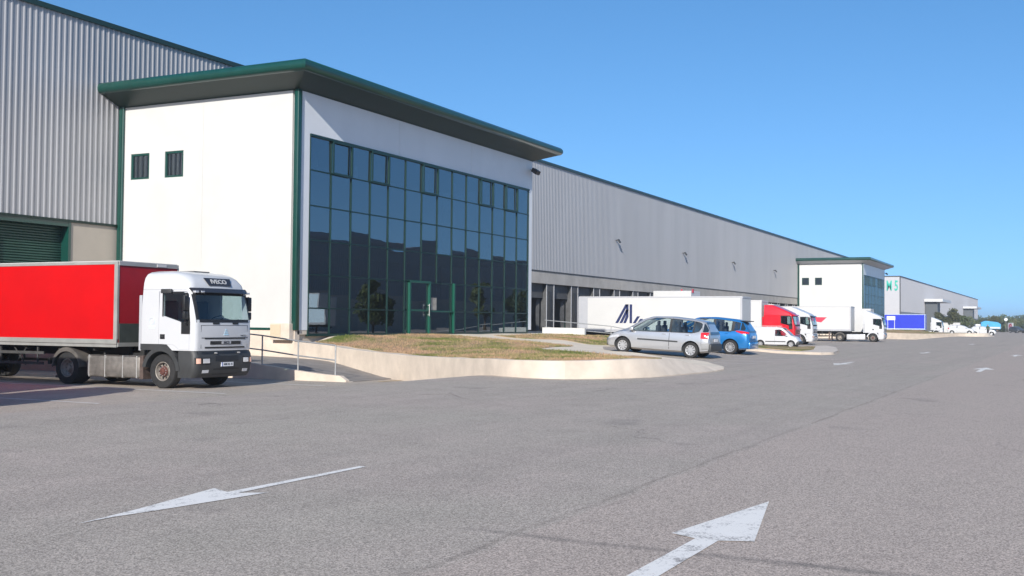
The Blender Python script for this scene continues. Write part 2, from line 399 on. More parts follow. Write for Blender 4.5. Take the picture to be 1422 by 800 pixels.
def lawn_mat():
    M = bpy.data.materials.new('dry_lawn'); M.use_nodes = True; t = M.node_tree; L = t.links.new; N = t.nodes.new
    b = t.nodes['Principled BSDF']; b.inputs['Roughness'].default_value = .95; b.inputs['Specular IOR Level'].default_value = .1
    tc = N('ShaderNodeTexCoord')
    def noise(sc, det=5, ro=.65):
        n = N('ShaderNodeTexNoise'); n.inputs['Scale'].default_value = sc; n.inputs['Detail'].default_value = det; n.inputs['Roughness'].default_value = ro
        L(tc.outputs['Object'], n.inputs['Vector']); return n.outputs['Fac']
    r = N('ShaderNodeValToRGB'); e = r.color_ramp.elements
    e[0].position = .40; e[0].color = (.15, .19, .05, 1); e[1].position = .60; e[1].color = (.52, .345, .22, 1)
    k = e.new(.47); k.color = (.27, .26, .10, 1); k = e.new(.53); k.color = (.44, .33, .19, 1)
    mx = N('ShaderNodeMath'); mx.operation = 'MULTIPLY_ADD'; L(noise(7), mx.inputs[0]); mx.inputs[1].default_value = .27
    m2 = N('ShaderNodeMath'); m2.operation = 'MULTIPLY'; L(noise(.42, 4), m2.inputs[0]); m2.inputs[1].default_value = .78
    L(m2.outputs[0], mx.inputs[2]); L(mx.outputs[0], r.inputs[0])
    m3 = N('ShaderNodeMix'); m3.data_type = 'RGBA'; m3.blend_type = 'MULTIPLY'; m3.inputs[0].default_value = .6
    r2_ = N('ShaderNodeValToRGB'); r2_.color_ramp.elements[0].position = .3; r2_.color_ramp.elements[0].color = (.35, .35, .35, 1); r2_.color_ramp.elements[1].position = .6
    L(noise(22), r2_.inputs[0]); L(r.outputs[0], m3.inputs[6]); L(r2_.outputs[0], m3.inputs[7]); L(m3.outputs[2], b.inputs['Base Color'])
    bp = N('ShaderNodeBump'); bp.inputs['Strength'].default_value = .8; bp.inputs['Distance'].default_value = .05
    L(noise(18), bp.inputs['Height']); L(bp.outputs[0], b.inputs['Normal'])
    MAT['dry_lawn'] = M; return M
LAWNM = lawn_mat()

WALLP = [(36.62,28.36),(36.36,27.4),(36.0,26.2),(35.3,24.9),(34.2,22.95),(31.9,19.75),(28.65,15.97),(27.2,14.4),(26.38,13.45),(25.98,12.6),(25.92,12.0),(26.0,11.55),(26.38,11.15),(27.2,10.5),(28.2,10.07),(29.3,9.9),(30.4,9.8),(32.2,9.6),(34.1,9.75)]
EAST = [(35.85,10.15),(39.3,11.75),(41.4,13.0),(43.0,16.0),(44.4,17.9),(47,19.0),(60.5,19.0),(60.5,28.38)]
def island(off, first):
    nn = len(WALLP); INS = []
    for i, (px_, py_) in enumerate(WALLP):
        a = Vector(WALLP[max(i-1, 0)]); b = Vector(WALLP[min(i+1, nn-1)]); d = (b-a).normalized(); no = Vector((-d.y, d.x))
        if (Vector((px_, py_))-Vector((38, 19))).dot(no) < 0: no = -no
        sb = .03+(.42*ss(26.0, 30.5, px_)*(1-ss(32, 34, px_)) if py_ < 11.6 else 0)
        INS.append(tuple(Vector((px_, py_))-no*sb))
    pts = INS+EAST
    # paving surface of the mound
    sheet('pavement', pts, lambda x, y: max(lawn(x, y), ground(x+off, y)+.02), PAVE, skirt=.25, offset=off,
          label='pale paved mound in front of the %s office block' % ('near' if first else 'far'))
    # retaining wall: coping and face, a little proud of the mound
    wl = MB(); base = [Vector(p) for p in WALLP]
    n = len(base); rows = []
    for i, p in enumerate(base):
        a = base[max(i-1, 0)]; b = base[min(i+1, n-1)]; d = (b-a).normalized(); no = Vector((d.y, -d.x))*-1
        # outward is away from the lawn centre
        c = Vector((38, 19))
        if (p-c).dot(no) < 0: no = -no
        h = max(lawn(p.x, p.y), ground(p.x+off, p.y)+.03)+.03
        sb = .42*ss(26.0, 30.5, p.x)*(1-ss(32, 34, p.x)) if p.y < 11.6 else 0
        o = p+no*.06; q = p-no*(.28+sb); o2 = p+no*(.06-sb)
        rows.append([(o.x+off, o.y, ground(p.x+off, p.y)-.4), (o.x+off, o.y, ground(p.x+off, p.y)+.03), (o2.x+off, o2.y, h-.012), (o2.x+off-no.x*.012, o2.y-no.y*.012, h), (q.x+off, q.y, h), (q.x+off, q.y, h-.3)])
    wl.grid(rows); o = wl.build('retaining_wall', CREAMW, smooth=30)
    tag(o, 'low pale concrete retaining wall curving round the lawn of the %s office block' % ('near' if first else 'far'), 'wall')
    A = [(37.9,28.3),(37.2,27.6),(36.75,26.4),(36.1,25.0),(34.75,22.8),(32.4,19.6),(29.15,15.7),(27.1,13.3),(26.7,12.2),(27.1,11.6),(28.5,11.15),(30.7,11.0),(32.3,11.1),(33.8,11.6),(41.1,14.15),(41.0,15.3),(38.6,15.5),(37.4,16.4),(37.8,18.4),(46.0,20.0),(47.1,24.2),(47.3,26.6),(47.4,27.9),(42.7,28.05),(38.6,28.1)]
    B = [(50.4,26.4),(50.6,24.6),(49.3,21.0),(49.2,19.5),(60.1,19.5),(60.1,26.3),(55.5,26.5)]
    for pl, nm in ((A, 'west'), (B, 'east')):
        sheet('lawn', pl, lambda x, y: max(lawn(x, y), ground(x+off, y)+.03), LAWNM, lift=.02, offset=off, skirt=.02,
              label='dry patchy lawn %s the %s office entrance' % ('left of the path to' if nm == 'west' else 'right of the path to', 'near' if first else 'far'))
    return A, B
LA, LB = island(0, True)
island(PER, False)
# grass blades
def inside(p, poly):
    c = False; n = len(poly)
    for i in range(n):
        a = poly[i]; b = poly[i-1]
        if (a[1] > p[1]) != (b[1] > p[1]) and p[0] < (b[0]-a[0])*(p[1]-a[1])/(b[1]-a[1])+a[0]: c = not c
    return c
gb = bmesh.new()
for poly, cnt in ((LA, 15000), (LB, 6000)):
    xs = [p[0] for p in poly]; ys = [p[1] for p in poly]; k = 0
    while k < cnt:
        x = random.uniform(min(xs), max(xs)); y = random.uniform(min(ys), max(ys))
        if not inside((x, y), poly): continue
        k += 1; z = lawn(x, y)+.015; hgt = random.uniform(.03, .085)
        for j in range(2):
            a = random.uniform(0, 6.28); ww = .012; dx, dy = math.cos(a)*ww, math.sin(a)*ww; lx, ly = random.uniform(-.04, .04), random.uniform(-.04, .04)
            gb.faces.new([gb.verts.new((x-dx, y-dy, z)), gb.verts.new((x+dx, y+dy, z)), gb.verts.new((x+lx, y+ly, z+hgt))])
me = bpy.data.meshes.new('grass'); gb.to_mesh(me); gb.free(); me.materials.append(LAWNM)
o = bpy.data.objects.new('grass', me); col.objects.link(o); tag(o, 'short dry green and tan grass on the lawns by the near office', 'grass', kind='stuff')

# kerbed island right of the parked cars
K2 = [(56.2,19.0),(56.2,14.8),(54.4,10.7),(55.4,10.3),(60,10.9),(68,12.5),(75,14.6),(76,15.4),(73,19),(66,23.4),(60.55,25.6),(60.55,19.0)]
def h2(x, y): return ground(x, y)+.12
sheet('kerb', K2, h2, CREAMW, skirt=.3, label='pale concrete kerb round the grass strip beside the blue car')
G2 = [(57.4,18.8),(57.4,14.9),(56.6,12.1),(60,12.2),(68,13.7),(74,15.6),(71.8,18.8),(66,22.4),(61,24.6),(60.9,18.9)]
sheet('lawn', G2, h2, LAWNM, lift=.03, skirt=.02, label='narrow grass strip inside the kerb beside the blue car')

# ramp beside the retaining wall
def ramp_h(x, y): return -.575+.46*ss(21.2, 27.5, y)*1.0+.02*max(0, y-27.5)
RP = [(30.62,21.3),(30.62,38.0),(36.6,38.0),(36.6,28.3),(36.3,27.4),(35.95,26.2),(35.25,24.9),(34.15,22.95),(33.0,21.3)]
sheet('ramp', RP, lambda x, y: max(ramp_h(x, y), ground(x, y)+.006), mat('ramp_asphalt', (.24, .22, .205), .9, noise=.2, nscale=2, bump=.3, bscale=60), skirt=.1, label='asphalt ramp rising beside the office wall')
# ramp kerb wall with handrail
rw = MB()
ys = [21.45, 21.7, 22.4, 23.2, 24.2, 25.4, 27, 30, 34, 38]
rows = []
for y in ys:
    h = max(ramp_h(30.5, y), -.6)+(.03 if y < 21.6 else .17)
    rows.append([(30.42, y, -1.0), (30.42, y, h), (30.62, y, h), (30.62, y, -1.0)])
rw.grid(rows, None, True); rw.poly([rows[0][i] for i in range(4)]); rw.poly([rows[-1][i] for i in range(4)])
tag(rw.build('ramp_wall', CREAMW), 'low white concrete kerb wall under the ramp handrail', 'wall')
hr = empty('handrail', (30.52, 21.9, -.45), 0, 'thin metal handrail on the ramp beside the white truck', 'handrail')
def rail_h(y): return ramp_h(30.5, y)+.17
rl = MB(); pts = [21.95, 23.5, 25.05, 27, 30, 33, 37]
for a, b in zip(pts[:-1], pts[1:]):
    for dz in (1.0, .5):
        rl.cyl((0, a-21.9, rail_h(a)+dz+.45), (0, b-21.9, rail_h(b)+dz+.45), .024, GALV, 8)
rl.build('rail', GALV, hr, 40)
for y in (21.95, 23.5, 25.05, 28.0, 31.0, 34.0, 37.0):
    p = MB(); p.cyl((0, y-21.9, rail_h(y)+.40), (0, y-21.9, rail_h(y)+1.45), .026, GALV, 8); p.build('post', GALV, hr, 40)

# right ramp: low wall and railing at X = 60.5
rw = MB(); rw.prism([(60.45, 25.6, -.2), (60.45, 28.36, -.2), (60.45, 28.36, 1.14), (60.45, 25.75, 1.12), (60.45, 25.6, 1.12)], (.22, 0, 0))
tag(rw.build('ramp_wall', WHITE), 'short white wall at the right corner of the near office block', 'wall')
hr = empty('handrail', (60.9, 28.3, .8), 0, 'thin metal handrail by the dock beyond the near office block', 'handrail')
rl = MB()
for dz in (0, -.42): rl.cyl((0, .1, .78+dz), (0, -4.2, .45+dz), .024, GALV, 8); rl.cyl((0, -4.2, .45+dz), (0, -9, -.35+dz), .024, GALV, 8)
rl.build('rail', GALV, hr, 40)
for y, z in ((0, .78), (-2.1, .62), (-4.2, .45), (-6.6, .05), (-9, -.35)):
    p = MB(); p.cyl((0, y, z-1.1), (0, y, z), .026, GALV, 8); p.build('post', GALV, hr, 40)

# ------------------------------------------------------------------ road paint
def paint(pts, name='road_marking', m=PAINT, label=None, h=.005):
    b = MB(); out = []
    b.poly([(x, y, ground(x, y)+h) for x, y in pts]); o = b.build(name, m)
    if o.data.polygons[0].normal.z < 0: o.data.flip_normals()
    o['kind'] = 'structure'
    if label: o['label'] = label
    return o
def wear(name):
    M = bpy.data.materials.new(name); M.use_nodes = True; t = M.node_tree; L = t.links.new; b = t.nodes['Principled BSDF']; b.inputs['Roughness'].default_value = .85
    tc = t.nodes.new('ShaderNodeTexCoord')
    def nz(s, d): 
        n = t.nodes.new('ShaderNodeTexNoise'); n.inputs['Scale'].default_value = s; n.inputs['Detail'].default_value = d; n.inputs['Roughness'].default_value = .7; L(tc.outputs['Object'], n.inputs['Vector']); return n.outputs['Fac']
    a = t.nodes.new('ShaderNodeValToRGB'); a.color_ramp.elements[0].position = .40; a.color_ramp.elements[1].position = .51
    a.color_ramp.elements[0].color = (.24, .22, .21, 1); a.color_ramp.elements[1].color = (.82, .79, .74, 1)
    mm = t.nodes.new('ShaderNodeMath'); mm.operation = 'MULTIPLY_ADD'; mm.inputs[1].default_value = .5; L(nz(55, 5), mm.inputs[0])
    m2 = t.nodes.new('ShaderNodeMath'); m2.operation = 'MULTIPLY'; m2.inputs[1].default_value = .55; L(nz(4, 5), m2.inputs[0]); L(m2.outputs[0], mm.inputs[2])
    L(mm.outputs[0], a.inputs[0]); L(a.outputs[0], b.inputs['Base Color'])
    return M
WEAR = wear('worn_arrow_paint')
# near arrow pointing away, near arrow pointing back
paint([(9.08,2.20),(7.37,2.46),(7.27,2.26),(4.2,2.29),(4.2,2.12),(7.27,2.10),(7.36,1.88)], m=WEAR, label='large worn white arrow on the asphalt pointing away at the bottom right')
paint([(5.62,6.235),(5.95,6.225),(6.3,6.16),(7.42,6.00),(7.27,6.20),(9.2,6.23),(9.2,6.31),(7.27,6.31),(7.38,6.55),(6.3,6.33)], m=WEAR, label='long worn white arrow on the asphalt pointing left at the lower left')
def arrow(x, y, d, s=1):
    paint([(x+1.6*s*d, y), (x, y+.33*s), (x-.02, y+.08), (x-2.0*s*d, y+.08), (x-2.0*s*d, y-.08), (x-.02, y-.08), (x, y-.33*s)], m=WEAR, label='small white arrow on the far asphalt')
arrow(42.8, 7.6, -1, 1.1); arrow(40.4, 2.6, 1, 1.1); arrow(63, 6.9, -1); arrow(61, 2.4, 1); arrow(96, 7.0, -1); arrow(95, 2.5, 1)
for x, y0, y1 in ((40.2, 10.25, 12.2), (42.9, 10.3, 13.0), (45.9, 10.3, 17.5), (48.6, 10.3, 17.8), (52.2, 10.3, 17.8)):
    seg = 6
    for k in range(seg):
        a = y0+(y1-y0)*k/seg; b = y0+(y1-y0)*(k+1)/seg; paint([(x, a), (x+.1, a), (x+.1, b), (x, b)], label='white parking bay line beside the parked cars')
# dock bay lines by the truck
for x in (23.75, 28.3, 19.3):
    for k in range(8):
        a = 20.8+k*2; paint([(x, a), (x+.12, a), (x+.12, a+2), (x, a+2)], label='white dock bay line under the white truck')
paint([(31.2,20.6),(33.4,20.4),(33.4,20.5),(31.2,20.75)], m=YEL, label='faded yellow line at the foot of the ramp', h=.012)

# ------------------------------------------------------------------ warehouses
def corrugated(x0, x1, z0, z1, y, pitch=.3, depth=.03):
    b = MB(); n = int((x1-x0)/pitch); lo = []; hi = []
    for i in range(n):
        x = x0+i*pitch
        for dx, dy in ((0, 0), (pitch*.52, 0), (pitch*.66, -depth), (pitch*.84, -depth)):
            lo.append((x+dx, y+dy, z0)); hi.append((x+dx, y+dy, z1))
    lo.append((x1, y, z0)); hi.append((x1, y, z1))
    b.grid([lo, hi]); return b
ZE, ZB, ZS, YB = 14.47, 5.67, 4.62, 38.46
wh = empty('warehouse_building', (0, YB, 0), 0, 'long grey ribbed metal warehouse behind the near office block, with a dark roof edge', 'warehouse')
def off(b, o=(0, YB, 0)):
    bmesh.ops.translate(b.bm, verts=b.bm.verts, vec=(-o[0], -o[1], -o[2])); return b
WX0, WX1 = -30, 262
off(corrugated(WX0, WX1, ZB, ZE, YB)).build('cladding', CLAD, wh)
b = MB(); b.box(WX0, WX1, YB-.12, YB+.3, ZE, ZE+.22); b.box(WX0, WX1, YB+.3, 90, ZE, ZE+.1); off(b).build('roof_edge', mat('roof_edge_dark', (.01, .035, .03), .4), wh)
b = MB(); b.box(WX0, WX0+.2, YB+.05, 90, 0, ZE); b.box(WX1-.2, WX1, YB+.05, 90, -1, ZE); b.box(WX0, WX1, 89.8, 90, -1, ZE); off(b).build('outer_wall', CLAD2, wh)
# drip flashing under cladding
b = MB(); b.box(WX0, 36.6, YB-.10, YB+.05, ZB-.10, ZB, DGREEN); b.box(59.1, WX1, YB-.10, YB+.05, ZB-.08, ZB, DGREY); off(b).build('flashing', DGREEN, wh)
# left side: green shutters and beige panels under the cladding
for x0, x1 in ((34.0, 36.6), (27.7, 29.3), (21.2, 22.8), (14.7, 16.3), (8, 9.8)):
    b = MB(); b.box(x0, x1, YB-.02, YB+.3, -1, ZB-.10); off(b).build('beige_panel', BEIGE, wh)
for x0, x1 in ((29.3, 34.0), (22.8, 27.7), (16.3, 21.2)):
    fr = MB(); fr.box(x1-.14, x1, YB-.06, YB+.5, -.8, ZB-.1); fr.box(x0, x0+.14, YB-.06, YB+.5, -.8, ZB-.1); fr.box(x0+.14, x1-.14, YB-.05, YB+.5, ZB-.3, ZB-.1)
    f = off(fr).build('shutter_frame', GREEN, wh)
    s_ = MB(); z = -.6; rows = []
    while z < ZB-.32:
        rows.append([(x0+.14, YB+.42, z), (x1-.14, YB+.42, z)]); rows.append([(x0+.14, YB+.36, z+.035), (x1-.14, YB+.36, z+.035)]); rows.append([(x0+.14, YB+.36, z+.08), (x1-.14, YB+.36, z+.08)]); z += .11
    s_.grid(rows); off(s_).build('roller_shutter', SHUT, f)
# concrete beam over the docks
b = MB(); x = 59.1
while x < WX1-.5:
    b.box(x, min(x+5.04, WX1), YB-.05, YB+.28, ZS, ZB-.09); x += 5.05
off(b).build('concrete_beam', mat('grey_beam_concrete', (.46, .43, .39), .9, noise=.15, nscale=.6, bump=.2), wh)
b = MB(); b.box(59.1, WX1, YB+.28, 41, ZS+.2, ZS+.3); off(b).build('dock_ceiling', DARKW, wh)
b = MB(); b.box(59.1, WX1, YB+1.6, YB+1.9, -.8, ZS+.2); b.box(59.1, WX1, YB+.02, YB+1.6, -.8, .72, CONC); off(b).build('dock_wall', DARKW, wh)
x = 59.1; k = 0
while x < WX1-6:
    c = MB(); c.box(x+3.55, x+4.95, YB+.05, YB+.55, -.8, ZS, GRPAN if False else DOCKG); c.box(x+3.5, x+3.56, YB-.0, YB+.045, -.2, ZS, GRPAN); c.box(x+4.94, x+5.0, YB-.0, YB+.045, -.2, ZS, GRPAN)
    c.box(x+4.0, x+4.4, YB-.01, YB+.045, .8, 4.0, BLK)
    off(c).build('dock_column', DOCKG, wh)
    if k < 12 or k % 2 == 0:
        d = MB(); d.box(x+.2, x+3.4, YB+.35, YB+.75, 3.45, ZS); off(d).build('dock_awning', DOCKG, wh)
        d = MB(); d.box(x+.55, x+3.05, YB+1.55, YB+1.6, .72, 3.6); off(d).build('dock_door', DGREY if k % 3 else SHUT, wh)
        # side flaps bowed inwards
        for sx in (-1, 1):
            fl = MB(); xx = x+1.8+sx*1.55; rows = []
            for j in range(7):
                t = j/6; zz = .8+t*2.6; bow = .35*math.sin(t*math.pi)*(1.0 if (k % 2) else .4)
                rows.append([(xx, YB+.6, zz), (xx-sx*(.25+bow), YB+.75, zz)])
            fl.grid(rows); off(fl).build('dock_flap', DOCKG, wh)
    x += 5.05; k += 1
for i, x in enumerate((98.2, 118.6, 138.7, 161.0)):
    f = MB(); f.box(x-.05, x+.05, YB-.3, YB-.04, 9.25, 9.35, DGREY); f.prism([(x-.17, YB-.52, 9.1), (x-.17, YB-.32, 9.40), (x-.17, YB-.22, 9.33), (x-.17, YB-.42, 9.02)], (.34, 0, 0), DGREY)
    off(f).build('wall_floodlight', DGREY, wh)

# opposite warehouse, seen mirrored in the office glass
ow = empty('warehouse_building', (0, -49.5, 0), 0, 'dark warehouse across the yard, seen only mirrored in the lower office glass', 'warehouse')
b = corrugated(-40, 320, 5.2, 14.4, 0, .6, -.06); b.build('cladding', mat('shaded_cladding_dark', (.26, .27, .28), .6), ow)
b = MB(); b.box(-40, 320, -.3, -.02, 0, 5.2); b.build('lower_wall', BEIGE, ow)
b = MB(); b.box(-40, 320, -40, .1, 14.4, 14.6); b.build('roof', ROOFM, ow)
for x in range(0, 200, 34):
    b = MB(); b.prism([(x, -2, 14.6), (x+34, -2, 14.6), (x+28, -2, 15.3), (x+17, -2, 15.6), (x+6, -2, 15.3)], (0, -20, 0)); b.build('roof_light', ROOFM, ow)

# M5 warehouse
m5 = empty('warehouse_building', (296.3, YB, 0), 0, 'far pale grey warehouse marked M 5 with two projecting canopies', 'warehouse')
L5, H5 = 268, 13.9
corrugated(0, L5, 5.0, H5, 0, .9, .07).build('cladding', mat('m5_cladding', (.44, .44, .46), .55, noise=.05), m5)
b = MB(); b.box(-.02, L5, .05, .3, -.8, 5.0, CLAD2); b.build('lower_wall', CLAD2, m5)
b = MB(); b.box(-.25, 0, .0, 50, -.8, H5); b.build('side_wall', mat('m5_side_cladding', (.46, .46, .48), .6, noise=.05), m5)
b = MB(); b.box(-.4, L5, -.15, 50, H5, H5+.22); b.build('roof_edge', DGREY, m5)
b = MB(); b.box(-.3, -.08, -.12, .1, -.8, H5); b.build('corner_trim', DGREY, m5)
text_mesh('letters', 'M 5', 3.6, TEALL, m5, (-.3, 40.35-YB, 11.5), (R(90), 0, R(-90)), .05, sx=.52, bold=.07)
for x0, x1, zc in ((51.7, 78, 8.6), (185.7, 212, 8.6)):
    c = MB(); c.box(x0, x1, -5.2, -.1, zc, zc+.8); o = c.build('canopy', mat('canopy_white', (.62, .63, .64), .5), m5)
    d = MB(); d.box(x0+1.5, x0+9, -3.6, -.2, -.8, zc, mat('canopy_recess', (.08, .09, .10), .6)); d.build('canopy_tower', None, m5)

# ------------------------------------------------------------------ office blocks
XC, XR, YF, ZO = 36.66, 58.99, 28.4, 11.0
def office(off_x, near):
    lab = ('near white office block with green canopy and tinted glass front' if near
           else 'distant white office block with green canopy, behind the white lorry with a red mark')
    rt_ = empty('office_building', (XC+off_x, YF, 0), 0, lab, 'office building')
    X1 = XR-XC; D = YB-YF
    def at(b): return b
    # side wall (faces -X), hollow block: side, right side, back stays against warehouse
    w_ = MB(); w_.box(0, .3, .3, D, 1.02, ZO); body = w_.build('side_wall', WHITE, rt_)
    wins = [(34.62, 35.70), (36.62, 37.73)]
    cut = []
    for a, c in wins:
        k = MB(); k.box(-.3, .6, a-YF, c-YF, 7.68, 8.84); cut.append(k.build('cut', WHITE, rt_))
    for a in (33.5,):
        k = MB(); k.box(-.05, .012, a-YF-.012, a-YF+.012, 1.0, ZO+.1); cut.append(k.build('cut', WHITE, rt_))
    boolean(body, cut)
    for a, c in wins:
        f = MB(); y0, y1, z0, z1, t = a-YF, c-YF, 7.68, 8.84, .09
        f.box(.03, .16, y0, y1, z0, z0+t); f.box(.03, .16, y0, y1, z1-t, z1); f.box(.03, .16, y0, y0+t, z0+t, z1-t); f.box(.03, .16, y1-t, y1, z0+t, z1-t)
        fo = f.build('window', GREEN, rt_)
        g_ = MB(); g_.box(.09, .10, y0+t, y1-t, z0+t, z1-t); g_.build('pane', DGLASS if not near else MAT['tinted_facade_glass'], fo)
        bl = MB()
        yy = y0+t+.03
        while yy < y1-t-.05: bl.box(.22, .235, yy, yy+.07, z0+t, z1-t); yy += .10
        if near: bl.build('blind', mat('vertical_blind', (.34, .31, .30), .9), fo)
    b = MB(); b.box(X1-.3, X1, .3, D, .3, ZO); b.build('side_wall', FRONTW, rt_)
    b = MB(); b.box(-.01, .3, 0.02, D, -.8, 1.02); b.box(.3, X1, .12, .3, -.2, .84); b.build('plinth', CREAMW, rt_)
    b = MB(); b.box(-.05, -.01, .1, D, 1.03, 1.12); b.build('base_trim', GREEN, rt_)
    # corner post (downpipe)
    b = MB(); b.box(-.10, .16, -.08, .14, 1.03, ZO, bev=.03); b.build('corner_post', GREEN, rt_, 40)
    b = MB(); b.box(-.10, .05, D-.22, D-.05, 3.0, ZO); b.cyl((-.08, D-.3, -.6), (-.08, D-.3, ZO), .06, None, 10); b.build('downpipe', GREEN, rt_, 40)
    # front: header panels above glass
    Z0, rowz = .855, [9.22, 7.76, 6.27, 4.82, 3.355, 1.95, .855]
    b = MB(); xs = [.17, 44.4-XC, 51.5-XC, X1]
    for a, c in zip(xs[:-1], xs[1:]): b.box(a+.012, c-.012, 0, .3, 9.22, ZO)
    b.box(.17, .80, 0, .3, 1.03, 9.22); b.box(X1-.50, X1-.02, 0, .3, 1.0, 9.22); b.box(.17, .8, .02, .3, .85, 1.03, CREAMW)
    b.box(.2, X1, .06, .28, 9.3, ZO-.02, DGREY)
    b.build('front_panel', FRONTW, rt_)
    # curtain wall
    gx0, gx1 = .83, X1-.53; nc = 14; cw = (gx1-gx0)/nc
    fr = MB(); t = .02
    for i in range(nc+1):
        x = gx0+i*cw
        if i in (6, 7): fr.box(x-t, x+t, -.03, .08, rowz[4], 9.22)
        else: fr.box(x-t, x+t, -.03, .08, Z0, 9.22)
    for z in rowz[1:-1]: fr.box(gx0, gx1, -.02, .07, z-.022, z+.022)
    fr.box(gx0-.04, gx1+.04, -.07, .08, 9.17, 9.27); fr.box(gx0-.04, gx1+.04, -.05, .08, Z0-.08, Z0+.02)
    cwf = fr.build('curtain_wall', mat('mullion_green', (.004, .030, .026), .4), rt_)
    doorx = (XC+gx0, )
    opening = (1, 3, 6, 10, 12)
    me = {}
    for r in range(6):
        for c in range(nc):
            if r >= 4 and c in (5, 6): continue
            z1, z0 = rowz[r], rowz[r+1]; h = z1-z0-.06; key = round(h, 3)
            if key not in me:
                p = MB(); p.box(-cw/2+t, cw/2-t, -.004, .004, -h/2, h/2); o_ = p.build('glass_pane', FGLASS, None); me[key] = o_.data; bpy.data.objects.remove(o_)
            o_ = bpy.data.objects.new('glass_pane', me[key]); col.objects.link(o_); o_.parent = cwf
            o_.location = (gx0+(c+.5)*cw, .02, (z0+z1)/2); o_.rotation_euler = (R(random.gauss(0, .22)), 0, R(random.gauss(0, .2)))
    for c in opening:
        x0 = gx0+c*cw; x1 = x0+cw; z0, z1 = rowz[1], 9.2; f = MB(); t2 = .09
        f.box(x0+.01, x0+t2, -.10, -.061, z0, z1); f.box(x1-t2, x1-.01, -.10, -.061, z0, z1); f.box(x0+t2, x1-t2, -.10, -.061, z0-.03, z0+t2-.02); f.box(x0+t2, x1-t2, -.10, -.061, z1-t2, z1)
        f.build('opening_sash', MAT['mullion_green'], rt_)
    # doors in columns 5 and 6, 3.4 m high frame with middle rail
    dx0, dx1 = gx0+5*cw+.25, gx0+5*cw+.25+2.6
    brt = mat('bright_green_frame', (.006, .08, .052), .35, coat=.3)
    f = MB(); fx = gx0+5*cw; ex = gx0+8.15*cw
    for a, m_ in ((fx+.30, brt), (fx+2.15, brt)): f.box(a, a+.11, -.13, .05, Z0-.02, 3.40)
    f.box(fx+.30, fx+2.26, -.12, .05, 3.31, 3.42); f.box(fx+.41, fx+2.15, -.11, .05, 1.93, 2.02)
    f.box(ex-.12, ex-.02, -.13, .05, Z0-.02, 3.40); f.box(fx+2.26, ex-.12, -.1, .05, 1.91, 1.98)
    do = f.build('door', brt, rt_)
    for a, c in ((fx+.41, fx+2.15), (fx+.03, fx+.30)):
        for z0, z1 in ((Z0, 1.93), (2.02, 3.31)):
            p = MB(); p.box(a, c, -.02, -.012, z0, z1); p.build('glass_pane', FGLASS, do)
    # panel strip between door post and next mullion
    p = MB(); p.box(fx+2.26, gx0+7*cw, -.03, -.022, Z0, 1.91); p.build('glass_pane', FGLASS, do)
    p = MB(); p.box(fx+2.26, gx0+7*cw, -.03, -.022, 1.98, 3.33); p.build('glass_pane', FGLASS, do)
    if near:
        p = MB(); p.box(fx+2.32, fx+2.95, -.045, -.035, 2.0, 2.62); p.build('notice_sheet', mat('notice_paper', (.34, .32, .29), .8, noise=.3, nscale=9), rt_)
        h = MB(); h.cyl((fx+2.02, -.19, 1.7), (fx+2.02, -.19, 2.3), .018, ALU, 8); h.box(fx+2.0, fx+2.04, -.19, -.1, 1.75, 1.78, ALU); h.box(fx+2.0, fx+2.04, -.19, -.1, 2.22, 2.25, ALU); h.build('door_handle', ALU, do)
    # interior: floors, back partition, some curtains
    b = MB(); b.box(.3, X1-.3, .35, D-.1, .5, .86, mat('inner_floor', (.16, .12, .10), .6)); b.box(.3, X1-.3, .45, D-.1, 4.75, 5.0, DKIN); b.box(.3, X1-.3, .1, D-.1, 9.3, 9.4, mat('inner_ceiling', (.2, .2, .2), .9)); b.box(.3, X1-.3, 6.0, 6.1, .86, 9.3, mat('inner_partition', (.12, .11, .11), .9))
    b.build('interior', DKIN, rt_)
    if near:
        for c, wdt, z0, z1 in ((0, .3, 8.0, 8.6), (2, .25, 7.9, 8.4), (6, .5, 7.85, 8.9), (8, .22, 6.4, 8.7), (10, .9, 8.35, 9.1), (11, .9, 7.9, 9.1), (12, .5, 7.9, 8.7), (13, .4, 7.85, 9.1), (8, .12, 5.0, 6.2)):
            q = MB(); x0 = gx0+(c+.45)*cw; n = 6
            q.grid([[(x0+wdt*i/n, .3+.03*(i % 2), z) for i in range(n+1)] for z in (z0, z1)]); q.build('curtain', mat('bright_curtain', (.8, .8, .78), .9), rt_)
        # desks and plants dimly behind the glass
        q = MB()
        for x in (3, 6.3, 13.5, 17):
            q.box(x, x+1.6, 1.6, 2.3, 1.55, 1.6, BEIGE); q.box(x+.05, x+.1, 1.6, 2.3, .86, 1.55, BEIGE); q.box(x+1.5, x+1.55, 1.6, 2.3, .86, 1.55, BEIGE)
        q.build('desk', BEIGE, rt_)
    # canopy: U-shaped ring of profile points (overhang d, height z)
    def ring(d, z):
        return [(-d, D-.03, z), (-d, -d, z), (X1+d, -d, z), (X1+d, D-.03, z)]
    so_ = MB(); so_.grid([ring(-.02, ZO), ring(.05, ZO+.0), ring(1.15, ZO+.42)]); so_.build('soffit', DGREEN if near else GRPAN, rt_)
    ed = MB(); rr = [ring(1.15, ZO+.42)]
    for i in range(9):
        a = -math.pi/2+math.pi*i/8; rr.append(ring(1.15+.22*math.cos(a), ZO+.66+.24*math.sin(a)))
    rr += [ring(.6, ZO+.92), ring(-.3, ZO+.95)]
    ed.grid(rr); v = [(x, y, ZO+.95) for x, y in ((.3, D-.03), (.3, .3), (X1-.3, .3), (X1-.3, D-.03))]; ed.poly(v)
    ed.build('canopy', GREEN, rt_, 50)
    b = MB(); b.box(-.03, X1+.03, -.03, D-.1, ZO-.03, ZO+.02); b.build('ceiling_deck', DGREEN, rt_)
    # floodlight at the right end of the facade
    fl = MB(); fx = X1-.25
